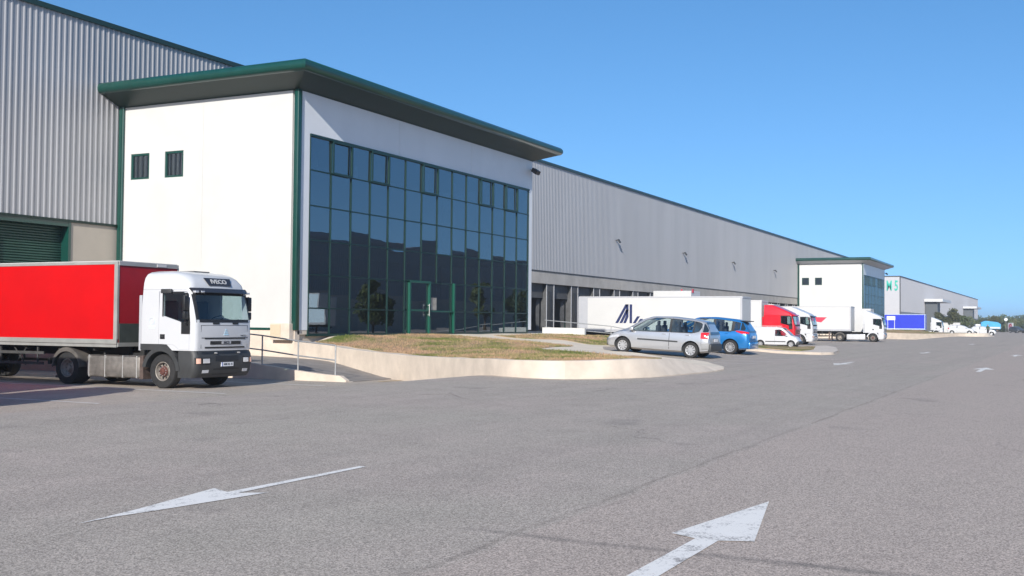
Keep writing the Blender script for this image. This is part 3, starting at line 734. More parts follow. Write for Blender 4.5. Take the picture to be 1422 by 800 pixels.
    fl.bar((fx, 0, 10.45), (fx, -.35, 10.35), .05, None, BLK); fl.prism([(fx-.38, -.3, 10.52), (fx-.38, -.62, 10.3), (fx-.38, -.5, 10.1), (fx-.38, -.2, 10.3)], (.5, 0, 0), BLK)
    fl.build('wall_floodlight', BLK, rt_)
    if near:
        b = MB(); b.box(-.32, -.02, .06, 1.05, .62, 1.30, bev=.02); b.build('meter_cabinet', CREAMW, rt_)
        b = MB(); b.box(-.34, -.32, .5, 1.02, .7, 1.26); b.build('cabinet_door', mat('cabinet_beige', (.55, .46, .33), .7), rt_)
    return rt_
office(0, True); office(PER, False)

# ------------------------------------------------------------------ vehicles: frames have +x forward, +y left, z up from the ground
def wheel(parent, x, y, side, r=.52, wd=.3, kind='truck', rimr=None, dual=False):
    """tyre with a rim as its child; side = -1 right, +1 left"""
    w_ = MB(); rimr = rimr or r*.56; o_ = side*wd/2; i_ = -side*wd/2*(3.4 if dual else 1)
    prof = [(rimr, o_*.80), (rimr*1.06, o_*.96), (r*.84, o_), (r*.95, o_*.93), (r, o_*.70), (r, i_*.80), (r*.95, i_*.97), (rimr, i_)]
    w_.lathe_y(prof, RUB, 30)
    t = w_.build('wheel', RUB, parent, 40); t.location = (x, y, r)
    q = MB()
    if kind == 'truck':
        rm = RIMD
        q.lathe_y([(rimr*1.02, o_*.84), (rimr*.98, o_*.90), (rimr*.92, o_*.84), (rimr*.90, o_*.35), (rimr*.84, o_*.18), (rimr*.60, o_*.22 if not dual else -o_*.2), (rimr*.52, o_*.55 if not dual else -o_*.1)], rm, 30)
        q.lathe_y([(rimr*.56, o_*.5 if not dual else -o_*.15), (rimr*.50, o_*.72 if not dual else 0), (rimr*.34, o_*.80 if not dual else o_*.1), (rimr*.30, o_*1.02 if not dual else o_*.5), (.001, o_*1.05 if not dual else o_*.55)], RUST if not dual else RIMD, 20)
        for k in range(10):
            a = 2*math.pi*k/10; c = (rimr*.73*math.cos(a), o_*.19 if not dual else -o_*.08, rimr*.73*math.sin(a)); q.cyl(c, (c[0], c[1]+side*.006+ (0 if dual else side*.012), c[2]), .032, BLK, 8)
            a += .3; c = (rimr*.44*math.cos(a), o_*.7, rimr*.44*math.sin(a)); 
            if not dual: q.cyl(c, (c[0], c[1]+side*.03, c[2]), .014, RIM, 6)
    else:
        q.lathe_y([(rimr*1.03, o_*.86), (rimr*1.0, o_*.97), (rimr*.9, o_*.93), (rimr*.88, o_*.6)], RIM, 30)
        q.lathe_y([(rimr*.9, o_*.5), (.001, o_*.5)], BLK, 24)
        q.lathe_y([(rimr*.30, o_*.6), (rimr*.28, o_*.98), (.001, o_*1.0)], RIM, 16)
        n = 9 if kind == 'cover' else 12
        for k in range(n):
            a = 2*math.pi*k/n; ca, sa = math.cos(a), math.sin(a); w0, w1 = (.022, .040) if kind == 'cover' else (.012, .017)
            pts = [(rimr*.2*ca-w0*sa, o_*.93, rimr*.2*sa+w0*ca), (rimr*.93*ca-w1*sa, o_*.93, rimr*.93*sa+w1*ca), (rimr*.93*ca+w1*sa, o_*.93, rimr*.93*sa-w1*ca), (rimr*.2*ca+w0*sa, o_*.93, rimr*.2*sa-w0*ca)]
            q.prism(pts, (0, -side*.03, 0), RIM)
    rr = q.build('rim', RIM, t, 40)
    return t

def plan(z, xr, xf, w, r, bulge=0, n=7):
    """horizontal section of a cab: square back, rounded front corners"""
    pts = [(xr, -w, z)]
    def fx(y): return xf+bulge*(1-(y/w)**2)-bulge
    for k in range(n):
        a = -math.pi/2+math.pi/2*k/(n-1); y = -(w-r)+r*math.sin(a); pts.append((fx(-(w-r))-r+r*math.cos(a), y, z))
    for k in range(1, 6): y = -(w-r)+2*(w-r)*k/6; pts.append((fx(y), y, z))
    for k in range(n):
        a = math.pi/2*k/(n-1); y = (w-r)+r*math.sin(a); pts.append((fx(w-r)-r+r*math.cos(a), y, z))
    pts.append((xr, w, z)); return pts
def front_x(sec, z, y):
    """x of the front surface at height z, lateral y"""
    for a, b in zip(sec[:-1], sec[1:]):
        if a[0] <= z <= b[0] or b is sec[-1]:
            t = (z-a[0])/(b[0]-a[0]); xf = a[2]+(b[2]-a[2])*t; w_ = a[3]+(b[3]-a[3])*t; r = a[4]+(b[4]-a[4])*t; bu = a[5]+(b[5]-a[5])*t
            f = lambda yy: xf+bu*(1-(yy/w_)**2)-bu
            if abs(y) <= w_-r: return f(y)
            s_ = min(1, (abs(y)-(w_-r))/r); return f(w_-r)-r+r*math.sqrt(max(0, 1-s_*s_))
def fpatch(b, sec, z0, z1, y0, y1, off_, m=None, nz=4, ny=10, y0t=None, y1t=None):
    y0t = y0 if y0t is None else y0t; y1t = y1 if y1t is None else y1t
    rows = []
    for i in range(nz+1):
        t = i/nz; z = z0+(z1-z0)*t; a = y0+(y0t-y0)*t; c = y1+(y1t-y1)*t
        rows.append([(front_x(sec, z, a+(c-a)*j/ny)+off_, a+(c-a)*j/ny, z) for j in range(ny+1)])
    b.grid(rows, m)
def fblock(b, sec, z0, z1, y0, y1, off_, m=None, ny=8):
    """slab standing proud of the front surface"""
    A = []; 
    for z in (z0, z1): A.append([(front_x(sec, z, y0+(y1-y0)*j/ny)+off_, y0+(y1-y0)*j/ny, z) for j in range(ny+1)])
    B = [[(p[0]-off_-.03, p[1], p[2]) for p in r] for r in A]
    b.grid([B[0], A[0], A[1], B[1]], m)
    b.poly([B[0][0], A[0][0], A[1][0], B[1][0]], m); b.poly([B[0][-1], A[0][-1], A[1][-1], B[1][-1]], m)

def tractor(loc, paint_, label, cat='truck', detail=2, hero=False, group=None, fair=False, back=-1.0):
    """cab-over tractor unit; origin on the ground below the front axle"""
    T = empty('tractor_unit', loc, R(-90), label, cat, group)
    W2 = 1.25; WB = 3.95
    sec = [(1.13, -.80, 1.33, W2, .16, .07), (1.45, -.80, 1.35, W2, .16, .07), (2.0, -.80, 1.33, W2, .17, .07), (2.45, -.80, 1.23, W2-.01, .18, .07), (2.92, -.78, 1.11, W2-.03, .2, .07)]
    if fair: sec = [(a, back, c, d, e, f) for a, b_, c, d, e, f in sec]
    xr = sec[0][1]
    body = MB(); body.stack([plan(*s_) for s_ in sec]); cab = body.build('cab', paint_, T, 35)
    cut = []
    c = MB(); c.box(xr+.15, 1.0, -W2+.06, W2-.06, 1.5, 2.85); c.box(.8, 1.06, -W2+.18, W2-.18, 1.5, 2.3) if False else None; cut.append(c.build('cut'))
    c = MB(); c.prism([(.6, -W2+.14, 2.04), (.6, W2-.14, 2.04), (.6, W2-.17, 2.78), (.6, -W2+.17, 2.78)], (1.2, 0, 0)); cut.append(c.build('cut'))
    c = MB(); c.prism([(.06, -2, 2.14), (.68, -2, 1.98), (.80, -2, 1.93), (.96, -2, 2.02), (.88, -2, 2.80), (.06, -2, 2.80)], (0, 4, 0)); cut.append(c.build('cut'))
    c = MB(); c.cyl((0, -2, .50), (0, 2, .50), .665, None, 32); cut.append(c.build('cut'))
    boolean(cab, cut)
    # glass
    q = MB(); fpatch(q, sec, 1.99, 2.83, -W2+.10, W2-.10, .006, None, 5, 14, -W2+.13, W2-.13); ws = q.build('windscreen', VGLASS, T, 60)
    q = MB()
    fpatch(q, sec, 1.96, 2.05, -W2+.07, W2-.07, .010, None, 1, 14); fpatch(q, sec, 2.76, 2.86, -W2+.11, W2-.11, .010, None, 1, 14)
    for sg in (-1, 1): fpatch(q, sec, 2.04, 2.78, *sorted((sg*(W2-.07), sg*(W2-.17))), .010, None, 4, 2)
    q.build('seal', BLK, ws, 60)
    for sg in (-1, 1):
        q = MB(); y = sg*(W2-.02); q.prism([(.05, y, 2.12), (.70, y, 1.95), (.80, y, 1.91), (.97, y, 2.0), (.90, y, 2.82), (.05, y, 2.82)], (0, sg*.006, 0)); sw = q.build('side_window', VGLASS, T)
        q = MB(); y = sg*(W2+.004)
        q.prism([(.76, y, 1.62), (1.09, y, 1.62), (1.09, y, 1.95), (1.0, y, 2.82), (.88, y, 2.82), (.94, y, 2.02), (.80, y, 1.95), (.76, y, 1.98)], (0, sg*.012, 0), BLK)
        q.box(.02, .06, *sorted((y, y+sg*.012)), 2.12, 2.84, BLK); q.box(.06, .84, *sorted((y, y+sg*.012)), 2.80, 2.85, BLK)
        q.build('window_frame', BLK, sw)
        # door outline and handle
        q = MB(); y0 = W2+.001
        for a, b_ in (((-.12, 1.32), (-.12, 2.86)), ((1.06, 1.16), (1.06, 1.95)), ((-.12, 2.86), (.95, 2.86)), ((-.12, 1.32), (.45, 1.30)), ((.45, 1.30), (.68, 1.16)), ((.68, 1.16), (1.06, 1.16))):
            q.bar((a[0], sg*y0, a[1]), (b_[0], sg*y0, b_[1]), .012, .008, DGREY if paint_ is not WCAB else GRPAN)
        dr = q.build('door_seam', DGREY, T)
        q = MB(); q.box(-.06, .12, *sorted((sg*W2, sg*(W2+.012))), 1.46, 1.60, BLK); q.box(-.04, .1, *sorted((sg*(W2+.012), sg*(W2+.03))), 1.52, 1.56, DGREY); q.build('door_handle', BLK, T)
    # roof
    rs = [(2.925, xr+.02, 1.10, W2-.03, .2, .07), (3.10, xr+.02, 1.05, W2-.05, .24, .08), (3.26, xr+.03, .93, W2-.09, .30, .10), (3.37, xr+.06, .78, W2-.15, .33, .12), (3.44, xr+.12, .55, W2-.25, .35, .12), (3.475, xr+.22, .25, W2-.45, .35, .12)]
    if fair: rs = [(2.925, xr+.02, 1.10, W2-.03, .2, .07), (3.12, xr+.02, .95, W2-.05, .3, .1), (3.4, xr+.02, .35, W2-.08, .35, .12), (3.66, xr+.02, -.25, W2-.14, .3, .1), (3.84, xr+.02, -.7, W2-.2, .2, .1)]
    q = MB(); q.stack([plan(*s_) for s_ in rs]); rf = q.build('roof', paint_, T, 50)
    if hero: q = MB(); q.box(-.35, .35, -.35, .35, 3.452, 3.50, bev=.015); q.build('roof_hatch', mat('smoked_hatch', (.12, .12, .12), .3), rf)
    # sun visor
    q = MB(); 
    rows = []
    for z, o_ in ((2.83, .16), (2.84, .19), (2.97, .10), (2.95, .05)):
        rows.append([(front_x(sec, min(z, 2.92), -W2+.04+(2*W2-.08)*j/14)+o_, -W2+.04+(2*W2-.08)*j/14, z) for j in range(15)])
    q.grid(rows+[rows[0]]); vis = q.build('sun_visor', VISOR if paint_ is WCAB else paint_, T, 40)
    if hero:
        for y in (-1.13, -.93, 1.08): q = MB(); q.box(front_x(sec, 2.9, y)+.08, front_x(sec, 2.9, y)+.2, y-.07, y+.07, 2.82, 2.88, bev=.01); q.build('marker_lamp', LAMPC, vis)
    # mirrors
    for sg in (-1, 1):
        q = MB(); y = sg*(W2+.13); x = 1.03
        q.bar((.95, sg*(W2-.02), 2.72), (x, y, 2.74), .03, None, BLK); q.bar((.98, sg*(W2-.02), 1.85), (x, y, 1.95), .03, None, BLK)
        q.box(x-.06, x+.04, y-.09, y+.09, 2.30, 2.74, BLK, .025); q.box(x-.06, x+.04, y-.09, y+.09, 2.04, 2.28, BLK, .025)
        mo = q.build('mirror', BLK, T, 40)
        q = MB(); q.box(x-.066, x-.061, y-.07, y+.07, 2.34, 2.70); q.box(x-.066, x-.061, y-.07, y+.07, 2.08, 2.25); q.build('mirror_glass', SMIR, mo)
        if hero and sg < 0:
            q = MB(); q.box(.02, .42, *sorted((sg*(W2+.02), sg*(W2+.10))), 2.80, 2.93, DGREY, .02); q.build('wind_deflector', DGREY, T, 40)
    # interior
    q = MB(); q.box(.55, .92, -1.1, 1.1, 1.52, 1.95, DASH, .04); q.box(-.6, -.2, .35, .95, 1.52, 2.6, SEAT, .05); q.box(-.6, -.2, -.95, -.35, 1.52, 2.6, SEAT, .05); q.box(-.2, .3, .35, .95, 1.5, 1.85, SEAT, .05); q.box(-.2, .3, -.95, -.35, 1.5, 1.85, SEAT, .05)
    q.build('seat', SEAT, T, 40)
    q = MB(); n = 20; c0 = Vector((.42, .62, 2.06)); rows = []
    for k in range(n):
        a = 2*math.pi*k/n; cc = c0+Vector((math.sin(a)*.20*.85, math.cos(a)*.23, math.sin(a)*.10)); rows.append([tuple(cc+Vector((.016*math.cos(t), 0, .016*math.sin(t)))) for t in (0, 1.57, 3.14, 4.71)])
    q.grid(rows+[rows[0]], None, True); q.bar((.42, .4, 2.06), (.42, .84, 2.06), .02); q.bar((.42, .62, 2.06), (.6, .62, 1.8), .03); q.build('steering_wheel', BLK, T)
    # front panel lines, grille, bumper
    q = MB()
    if hero:
        fblock(q, sec, 1.50, 1.515, -1.0, 1.0, .010, DGREY); fblock(q, sec, 1.87, 1.88, -1.02, 1.02, .006, DGREY)
        for y in (-1.01, 1.01): fblock(q, sec, 1.2, 1.87, y-.006, y+.006, .006, DGREY, 1)
        for z0, z1, hw in ((1.47, 1.515, .88), (1.20, 1.245, .86)): fblock(q, sec, z0, z1, -hw, hw, .014, BLK)
        fblock(q, sec, 1.31, 1.41, -.66, .66, .014, BLK)
        for y in (-.42, .42): fblock(q, sec, 1.905, 1.955, y-.13, y+.13, .012, BLK, 2)
        g_ = q.build('grille', BLK, T)
        q = MB(); fblock(q, sec, 1.325, 1.40, -.20, .20, .024, GRPAN, 2); q.build('badge_plate', GRPAN, g_)
        text_mesh('badge', 'IVECO', .085, BLK, g_, (front_x(sec, 1.36, 0)+.027, 0, 1.36), (R(90), 0, R(90)), .002, bold=.002)
        text_mesh('badge', 'EUROTECH', .05, DGREY, g_, (front_x(sec, 1.56, .82)+.012, .80, 1.565), (R(90), 0, R(90)), .002)
        q = MB(); fblock(q, sec, 1.58, 1.62, -.10, .10, .008, LBLUE, 2)
        for k in range(3): fblock(q, sec, 1.64+k*.045, 1.665+k*.045, -.075+.02*k, .075-.02*k, .008, LBLUE, 2)
        q.build('emblem', LBLUE, g_)
        # visor plate with letters
        q = MB(); zc = 3.13; nrm = R(63)
        pl = empty('x', (0, 0, 0)); bpy.data.objects.remove(pl)
        b_ = MB(); fxa, fxb = front_x(rs, 3.05, 0)+.012, front_x(rs, 3.26, 0)+.012; b_.prism([(fxa, -.48, 3.05), (fxa, .48, 3.05), (fxb, .56, 3.27), (fxb, -.58, 3.27)], (.012, 0, .01)); pl = b_.build('name_plate', VISOR, rf)
        tilt = math.atan2(.22, fxa-fxb)
        text_mesh('name_letters', 'IVECO', .20, mat('plate_grey_letters', (.5, .5, .5), .5), rf, ((fxa+fxb)/2+.022, -.01, 3.17), (tilt, 0, R(90)), .003, sx=1.2, bold=.006)
        # side crest
        q = MB(); y = -(W2+.003)
        for k in range(10):
            a = 2*math.pi*k/10; a2 = 2*math.pi*(k+1)/10
            q.bar((-.38+.10*math.cos(a), y, 1.98+.10*math.sin(a)), (-.38+.10*math.cos(a2), y, 1.98+.10*math.sin(a2)), .02, .004)
        for z, hw in ((1.82, .14), (1.76, .11)): q.box(-.38-hw, -.38+hw, y-.002, y, z, z+.03)
        q.build('emblem', mat('faint_blue_crest', (.60, .74, .80), .5), T)
    else:
        for z in ((1.22, 1.30), (1.36, 1.44), (1.50, 1.58)) if detail > 1 else ((1.25, 1.55),): fblock(q, sec, z[0], z[1], -.9, .9, .012, BLK)
        fblock(q, sec, 1.90, 1.955, -.95, .95, .012, BLK); q.build('grille', BLK, T)
    bm_ = DGREY if (hero or detail == 3) else paint_
    bs = [(.34, .70, 1.26, W2-.02, .2, .08), (.50, .68, 1.37, W2+.01, .2, .08), (.80, .68, 1.41, W2+.02, .2, .08), (1.02, .68, 1.39, W2+.01, .2, .08), (1.12, .68, 1.33, W2, .2, .08)]
    q = MB(); q.stack([plan(*s_) for s_ in bs]); bp = q.build('bumper', bm_, T, 40)
    q = MB(); fblock(q, bs, 1.03, 1.10, -1.15, 1.15, .006, BLK); fblock(q, bs, .42, .60, -.55, .55, .008, BLK); fblock(q, bs, .82, .97, -.5, .5, .008, BLK); q.build('bumper_grille', BLK, bp)
    for sg in (-1, 1):
        q = MB(); a, b_ = sorted((sg*(W2-.02), sg*.70)); fblock(q, bs, .74, .93, a, b_, .014, BLK)
        hl = q.build('headlight', BLK, bp); q = MB(); a, b_ = sorted((sg*.98, sg*.74)); fblock(q, bs, .77, .90, a, b_, .024, LAMPC); a, b_ = sorted((sg*(W2-.05), sg*1.08)); fblock(q, bs, .76, .91, a, b_, .024, ORANGE, 4); q.build('lens', LAMPC, hl, 50)
        q = MB(); a, b_ = sorted((sg*.98, sg*.74)); fblock(q, bs, .48, .57, a, b_, .012, LAMPC, 3); q.build('fog_lamp', LAMPC, bp)
        # step box behind the bumper, mudguard arch
        q = MB(); ya, yb = sorted((sg*(W2-.01), sg*(W2-.5))); q.box(.64, .84, ya, yb, .34, 1.12); 
        cutz = q.build('step', bm_, T); 
        q = MB(); ya, yb = sorted((sg*(W2+.01), sg*(W2-.2)));
        q.box(.66, 1.0, ya, yb, .80, .90, BLK); q.box(.66, 1.0, ya, yb, .52, .62, BLK); q.build('step_tread', BLK, cutz)
        q = MB(); n = 16; r0, r1 = .60, .72; A = []
        for k in range(n+1):
            a = math.pi*(.02+.92*k/n)
            A.append([(r0*math.cos(a), sg*(W2+.035), .50+r0*math.sin(a)), (r1*math.cos(a)*1.02, sg*(W2+.035), .50+r1*math.sin(a)), (r1*math.cos(a)*1.02, sg*(W2-.4), .50+r1*math.sin(a)), (r0*math.cos(a), sg*(W2-.4), .50+r0*math.sin(a))])
        q.grid(A, None, True)
        q.prism([(-.82, sg*(W2+.02), 1.13), (-.1, sg*(W2+.02), 1.13), (.3, sg*(W2+.02), 1.13), (.62, sg*(W2+.02), .95), (.56, sg*(W2+.02), .90), (.3, sg*(W2+.02), 1.1), (-.1, sg*(W2+.02), 1.2), (-.5, sg*(W2+.02), 1.04), (-.82, sg*(W2+.02), 1.0)][:4]+[(.55, sg*(W2+.02), 1.02), (.2, sg*(W2+.02), 1.30), (-.1, sg*(W2+.02), 1.31), (-.82, sg*(W2+.02), 1.31)], (0, -sg*.1, 0))
        q.build('wheel_arch', DGREY if (hero or detail == 3) else paint_, T, 40)
    if hero:
        q = MB(); bx = front_x(bs, .68, 0)+.012; q.box(bx-.02, bx+.01, -.26, .26, .66, .78, PLATE); q.box(bx+.01, bx+.012, -.26, -.22, .66, .78, PLB); np_ = q.build('number_plate', PLATE, bp)
        text_mesh('plate_letters', '1028 XL 25', .085, BLK, np_, (bx+.013, .02, .72), (R(90), 0, R(90)), .001, bold=.002)
        q = MB()
        for y in (-.5, .5): q.cyl((1.36, y, 1.06), (1.45, y, 1.06), .022, RIM, 8)
        q.build('bumper_stud', RIM, bp)
    # chassis
    q = MB()
    for y in (-.42, .42): q.box(-WB-.9, 1.0, y-.05, y+.05, .70, 1.0)
    q.box(-.6, .7, -.5, .5, .45, 1.12); q.box(-WB-.05, -WB+.05, -.9, .9, .42, .6); q.box(-.06, .06, -1.0, 1.0, .38, .54); q.box(-WB-.5, -WB+.5, -.45, .45, 1.0, 1.1); q.box(-WB-.95, -WB-.85, -1.1, 1.1, .6, .8); q.box(-1.2, -.85, -.9, .9, .75, 2.0 if not fair else 2.2)
    q.build('chassis', CHAS, T)
    # tanks and side boxes
    for sg in (-1, 1):
        q = MB(); ya, yb = sorted((sg*1.18, sg*.62)); q.box(-3.15, -.92, ya, yb, .27, .93, TANK if hero else paint_, .09)
        tk = q.build('fuel_tank', TANK, T, 30)
        q = MB()
        q.bm.free()
        for x in (-3.02, -2.35, -1.62, -1.05): q = MB(); q.box(x-.02, x+.02, ya-.008, yb+.008, .262, .938, ALU, .02); q.build('tank_strap', ALU, tk)
        q = MB(); q.cyl((-2.7, sg*.85, .93), (-2.7, sg*.85, 1.0), .05, BLK, 10); q.build('tank_cap', BLK, tk)
        if hero or detail == 3:
            q = MB(); q.box(-.92, -.78, ya, yb, .25, .95, mat('dirty_brown_box', (.10, .07, .06), .7, noise=.4, nscale=6)); q.build('battery_box', DGREY, T)
        # rear mudguard
        q = MB(); n = 14; A = []
        for k in range(n+1):
            a = math.pi*(.0+1.0*k/n); A.append([(-WB+.62*math.cos(a), sg*1.24, .55+.60*math.sin(a)), (-WB+.62*math.cos(a), sg*.66, .55+.60*math.sin(a))])
        q.grid(A)
        A = []
        for k in range(n+1):
            a = math.pi*k/n; A.append([(-WB+.62*math.cos(a), sg*1.24, .55+.60*math.sin(a)), (-WB+.56*math.cos(a), sg*1.24, .52+.50*math.sin(a))])
        q.grid(A); q.build('rear_mudguard', mat('dusty_mudguard', (.11, .10, .09), .8, noise=.3, nscale=4), T, 60)
        wheel(T, 0, sg*(W2-.20), sg, .505, .32)
        wheel(T, -WB, sg*(W2-.19), sg, .505, .28, dual=True)
    # tall grey air deflector / exhaust at the cab's back corner
    for sg in (-1, 1):
        q = MB(); ya, yb = sorted((sg*(W2-.02), sg*(W2-.10))); q.box(xr-.14, xr-.03, ya, yb, 1.1, 2.75, bev=.02); q.build('side_deflector', GRPAN if hero else paint_, T)
    return T

def trailer(loc, label, L=13.6, top=3.78, side=RED, frame=RAIL, front=None, cat='trailer', inset=True, marks=None, group=None, low=1.18, front_top=None):
    """semi trailer; origin on the ground under its front end, +x forward"""
    T = empty('semi_trailer', loc, R(-90), label, cat, group); W2 = 1.26
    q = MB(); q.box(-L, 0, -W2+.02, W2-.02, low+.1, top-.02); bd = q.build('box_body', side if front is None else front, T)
    for sg in (-1, 1):
        q = MB(); y = sg*W2
        q.box(-L+.12, -.14, *sorted((y-sg*.02, y+sg*.006)), low+.24, top-.09); q.build('side_panel', side, bd)
    q = MB()
    for sg in (-1, 1):
        a, b = sorted((sg*(W2-.05), sg*(W2+.022)))
        q.box(-L, 0, a, b, top-.09, top); q.box(-L, 0, a, b, low+.10, low+.24); q.box(-L, 0, a-.0, b+.0, low, low+.085)
        q.box(-.13, .012, a, b, low+.24, top-.09); q.box(-L-.012, -L+.12, a, b, low+.24, top-.09)
    q.box(.0, .035, -W2+.03, W2-.03, top-.12, top-.005); q.box(.0, .03, -W2+.03, W2-.03, low+.02, low+.14)
    q.build('frame', frame, T)
    q = MB(); q.box(-L, 0, -W2+.05, W2-.05, top, top+.02); q.build('roof', WTR, T)
    if front_top:
        q = MB(); q.box(.001, .03, -W2+.08, W2-.08, low+.14, low+.72, front_top); q.build('front_panel', front_top, T); q = MB(); q.box(.03, .05, .3, .7, top-.10, top-.02, WTR); q.build('front_plate', WTR, T)
    q = MB()
    for y in (-.5, .5): q.box(-L+.2, -.2, y-.06, y+.06, low-.28, low)
    for k in range(8): q.box(-L+1+k*1.5, -L+1.08+k*1.5, -1.15, 1.15, low-.12, low)
    for k in range(3): q.box(-L+2.4+k*1.31-.06, -L+2.4+k*1.31+.06, -1.0, 1.0, .42, .58); q.box(-L+2.3+k*1.31, -L+2.5+k*1.31, -.55, .55, .5, low-.2)
    q.box(-L, -L+.1, -1.2, 1.2, .45, .65); q.box(-L, -L+.08, -.6, -.5, .6, low); q.box(-L, -L+.08, .5, .6, .6, low)
    q.build('chassis', CHAS, T)
    for sg in (-1, 1):
        q = MB(); q.box(-2.75, -2.6, *sorted((sg*.95, sg*.8)), .25, low); q.box(-2.85, -2.5, *sorted((sg*1.02, sg*.73)), .18, .25); q.bar((-2.4, sg*.9, low), (-2.65, sg*.9, .6), .05, None, GALV); q.build('landing_leg', mat('rusty_leg', (.12, .08, .07), .8, noise=.3, nscale=6), T)
        q = MB()
        for z in (.62, .95): q.bar((-3.2, sg*1.18, z), (-L+4.9, sg*1.18, z), .03, .09)
        for x in (-3.5, -5.2, -6.9): q.bar((x, sg*1.15, low), (x, sg*1.15, .58), .05)
        q.bar((-4.0, sg*1.1, low), (-4.6, sg*1.1, .55), .03); q.bar((-4.7, sg*1.1, low), (-4.1, sg*1.1, .55), .03)
        q.build('side_guard', mat('dirty_shaded_guard_rail', (.06, .06, .06), .7, noise=.3, nscale=4), T)  # grimy noise; base colour darkened to carry the shade under the trailer
        for k in range(3): wheel(T, -L+2.4+k*1.31, sg*(W2-.22), sg, .5, .36)
    if marks: marks(T, W2, L, low, top)
    return T

def ramp_loc(x, y): return (x, y, ground(x, y)-.02)
# hero truck and its red trailer at the left dock
GZ = -.605
T0 = tractor((25.75, 23.85, GZ), WCAB, 'white cab-over truck with dark bumper coupled to the red trailer at the left', hero=True)
RT = trailer((25.76, 25.65, GZ), 'red box trailer with grey rails behind the near white truck cab', L=12.6, side=RED, front=mat('shaded_red_front', (.33, .004, .012), .5, noise=.1), front_top=mat('dark_front_cover', (.05, .06, .055), .6, noise=.2), top=3.78)  # front face: the side's red painted darker, its shade put into the colour
# the neighbour just outside the frame: its shadow lies on the yard
T1 = copy_tree(T0); T1.location = (16.0, 23.1, GZ); T1['label'] = 'second white truck left of the frame, casting its shadow on the yard'
for ch in T1.children_recursive: pass
tr_ = trailer((16.0, 24.9, GZ), 'white trailer left of the frame, only its shadow reaches the picture', L=12.6, side=WTR, front=WTR, top=4.3)

def al_marks(T, W2, L, low, top):
    q = MB(); y = -(W2+.010); s_ = 1.0
    def bar(pts): q.prism([(-10.3+(px+10.25)*.74, y, pz+.06) for px, pz in pts], (0, -.004, 0))
    # slanted strokes of the A, upright and the short foot strokes of the L; local x grows to the right of the picture
    x0 = -10.25; z0 = 1.98; h = 1.5; t = .17
    def sl(xb, zb, xt, zt): bar([(xb, zb), (xb+.33, zb), (xt+.33, zt), (xt, zt)])
    sl(x0, z0, x0+1.15, z0+h); sl(x0+.48, z0, x0+1.22, z0+h*.72) ; sl(x0+.98, z0, x0+1.22, z0+h*.36) if False else None
    bar([(x0+.92, z0), (x0+1.22, z0), (x0+1.52, z0+.5), (x0+1.52, z0+h), (x0+1.24, z0+h), (x0+1.24, z0+.6)])
    bar([(x0+1.64, z0), (x0+1.93, z0), (x0+1.93, z0+h), (x0+1.64, z0+h)])
    sl(x0+2.0, z0, x0+2.5, z0+.55); sl(x0+2.5, z0, x0+2.85, z0+.35)
    q.build('side_mark', NAVY, T)
ALT = trailer((84.3, 22.2, -.6), 'long white trailer with slanted navy strokes on its side', L=13.5, side=WTR, frame=GRPAN, front=WTR, marks=al_marks, top=4.15, low=1.32)
# short rear section of the AL trailer shown grey
q = MB(); q.box(-13.5, -12.7, -1.275, -1.262, 1.6, 4.05); q.build('rear_side_panel', GRPAN, ALT)
# tall white box body behind the AL trailer
bx = empty('box_truck', (92.5, 27.6, -.6), R(-90), 'taller white box truck mostly hidden behind the long white trailer', 'truck')
q = MB(); q.box(-4.6, -1.2, -1.3, 1.3, 1.1, 4.85, WTR, .03); q.build('box_body', WTR, bx)
q = MB(); q.box(-1.0, 1.0, -1.1, 1.1, .5, 2.7, WCAB, .18); q.build('cab', WCAB, bx, 40)
q = MB(); q.box(-1.18, -1.14, -1.1, -.7, 4.7, 5.0, REDM); q.box(-2.1, -2.0, -1.31, -1.1, 4.85, 4.98, REDM); q.build('marker', REDM, bx)
for x in (0, -3.6):
    for sg in (-1, 1): wheel(bx, x, sg*1.0, sg, .45, .26)

RT2 = tractor((102.8, 23.6, -.6), REDC, 'red high-roof truck parked nose out behind the white van', fair=True, detail=2, back=-1.55)
trailer((102.8, 25.35, -.6), 'white trailer with a grey top rail behind the red truck', L=13.4, side=WTR, frame=WTR, front=WTR, top=4.25, low=1.35)
WT2 = tractor((115.6, 24.6, -.6), WCAB, 'white high-roof truck just behind the red truck', fair=True, detail=2)
trailer((115.3, 27.2, -.6), 'white trailer behind the second white truck, hidden by the red truck', L=11, side=WTR, frame=WTR, front=WTR, top=4.1)
MT = tractor((142.3, 21.5, -.6), WCAB, 'white truck in side view before the far office block', fair=True, detail=2)
def red_mark(T, W2, L, low, top):
    q = MB(); y = -(W2+.01); q.prism([(-5.2, y, 3.0), (-2.9, y, 3.0), (-3.6, y, 2.35), (-5.2, y, 2.62)], (0, -.004, 0)); q.build('side_mark', REDM, T)
trailer((142.3, 24.1, -.6), 'white trailer with a red slanted mark before the far office block', L=13.6, side=WTR, frame=GRPAN, front=WTR, top=4.35, marks=red_mark, low=1.3)
trailer((149.0, 22.8, -.6), 'plain white trailer without truck, seen behind the white truck cab', L=13.6, side=WTR, frame=WTR, front=WTR, top=4.15)
BT = tractor((251.3, 25.2, -.6), WCAB, 'far white truck pulling the blue curtain trailer', fair=True, detail=2)
trailer((251.3, 27.4, -.6), 'far trailer with bright blue curtain side beyond the second office', L=12, side=BLUEC, frame=mat('blue_frame', (.45, .55, .75), .5), front=BLUEC, top=4.45, low=1.2)

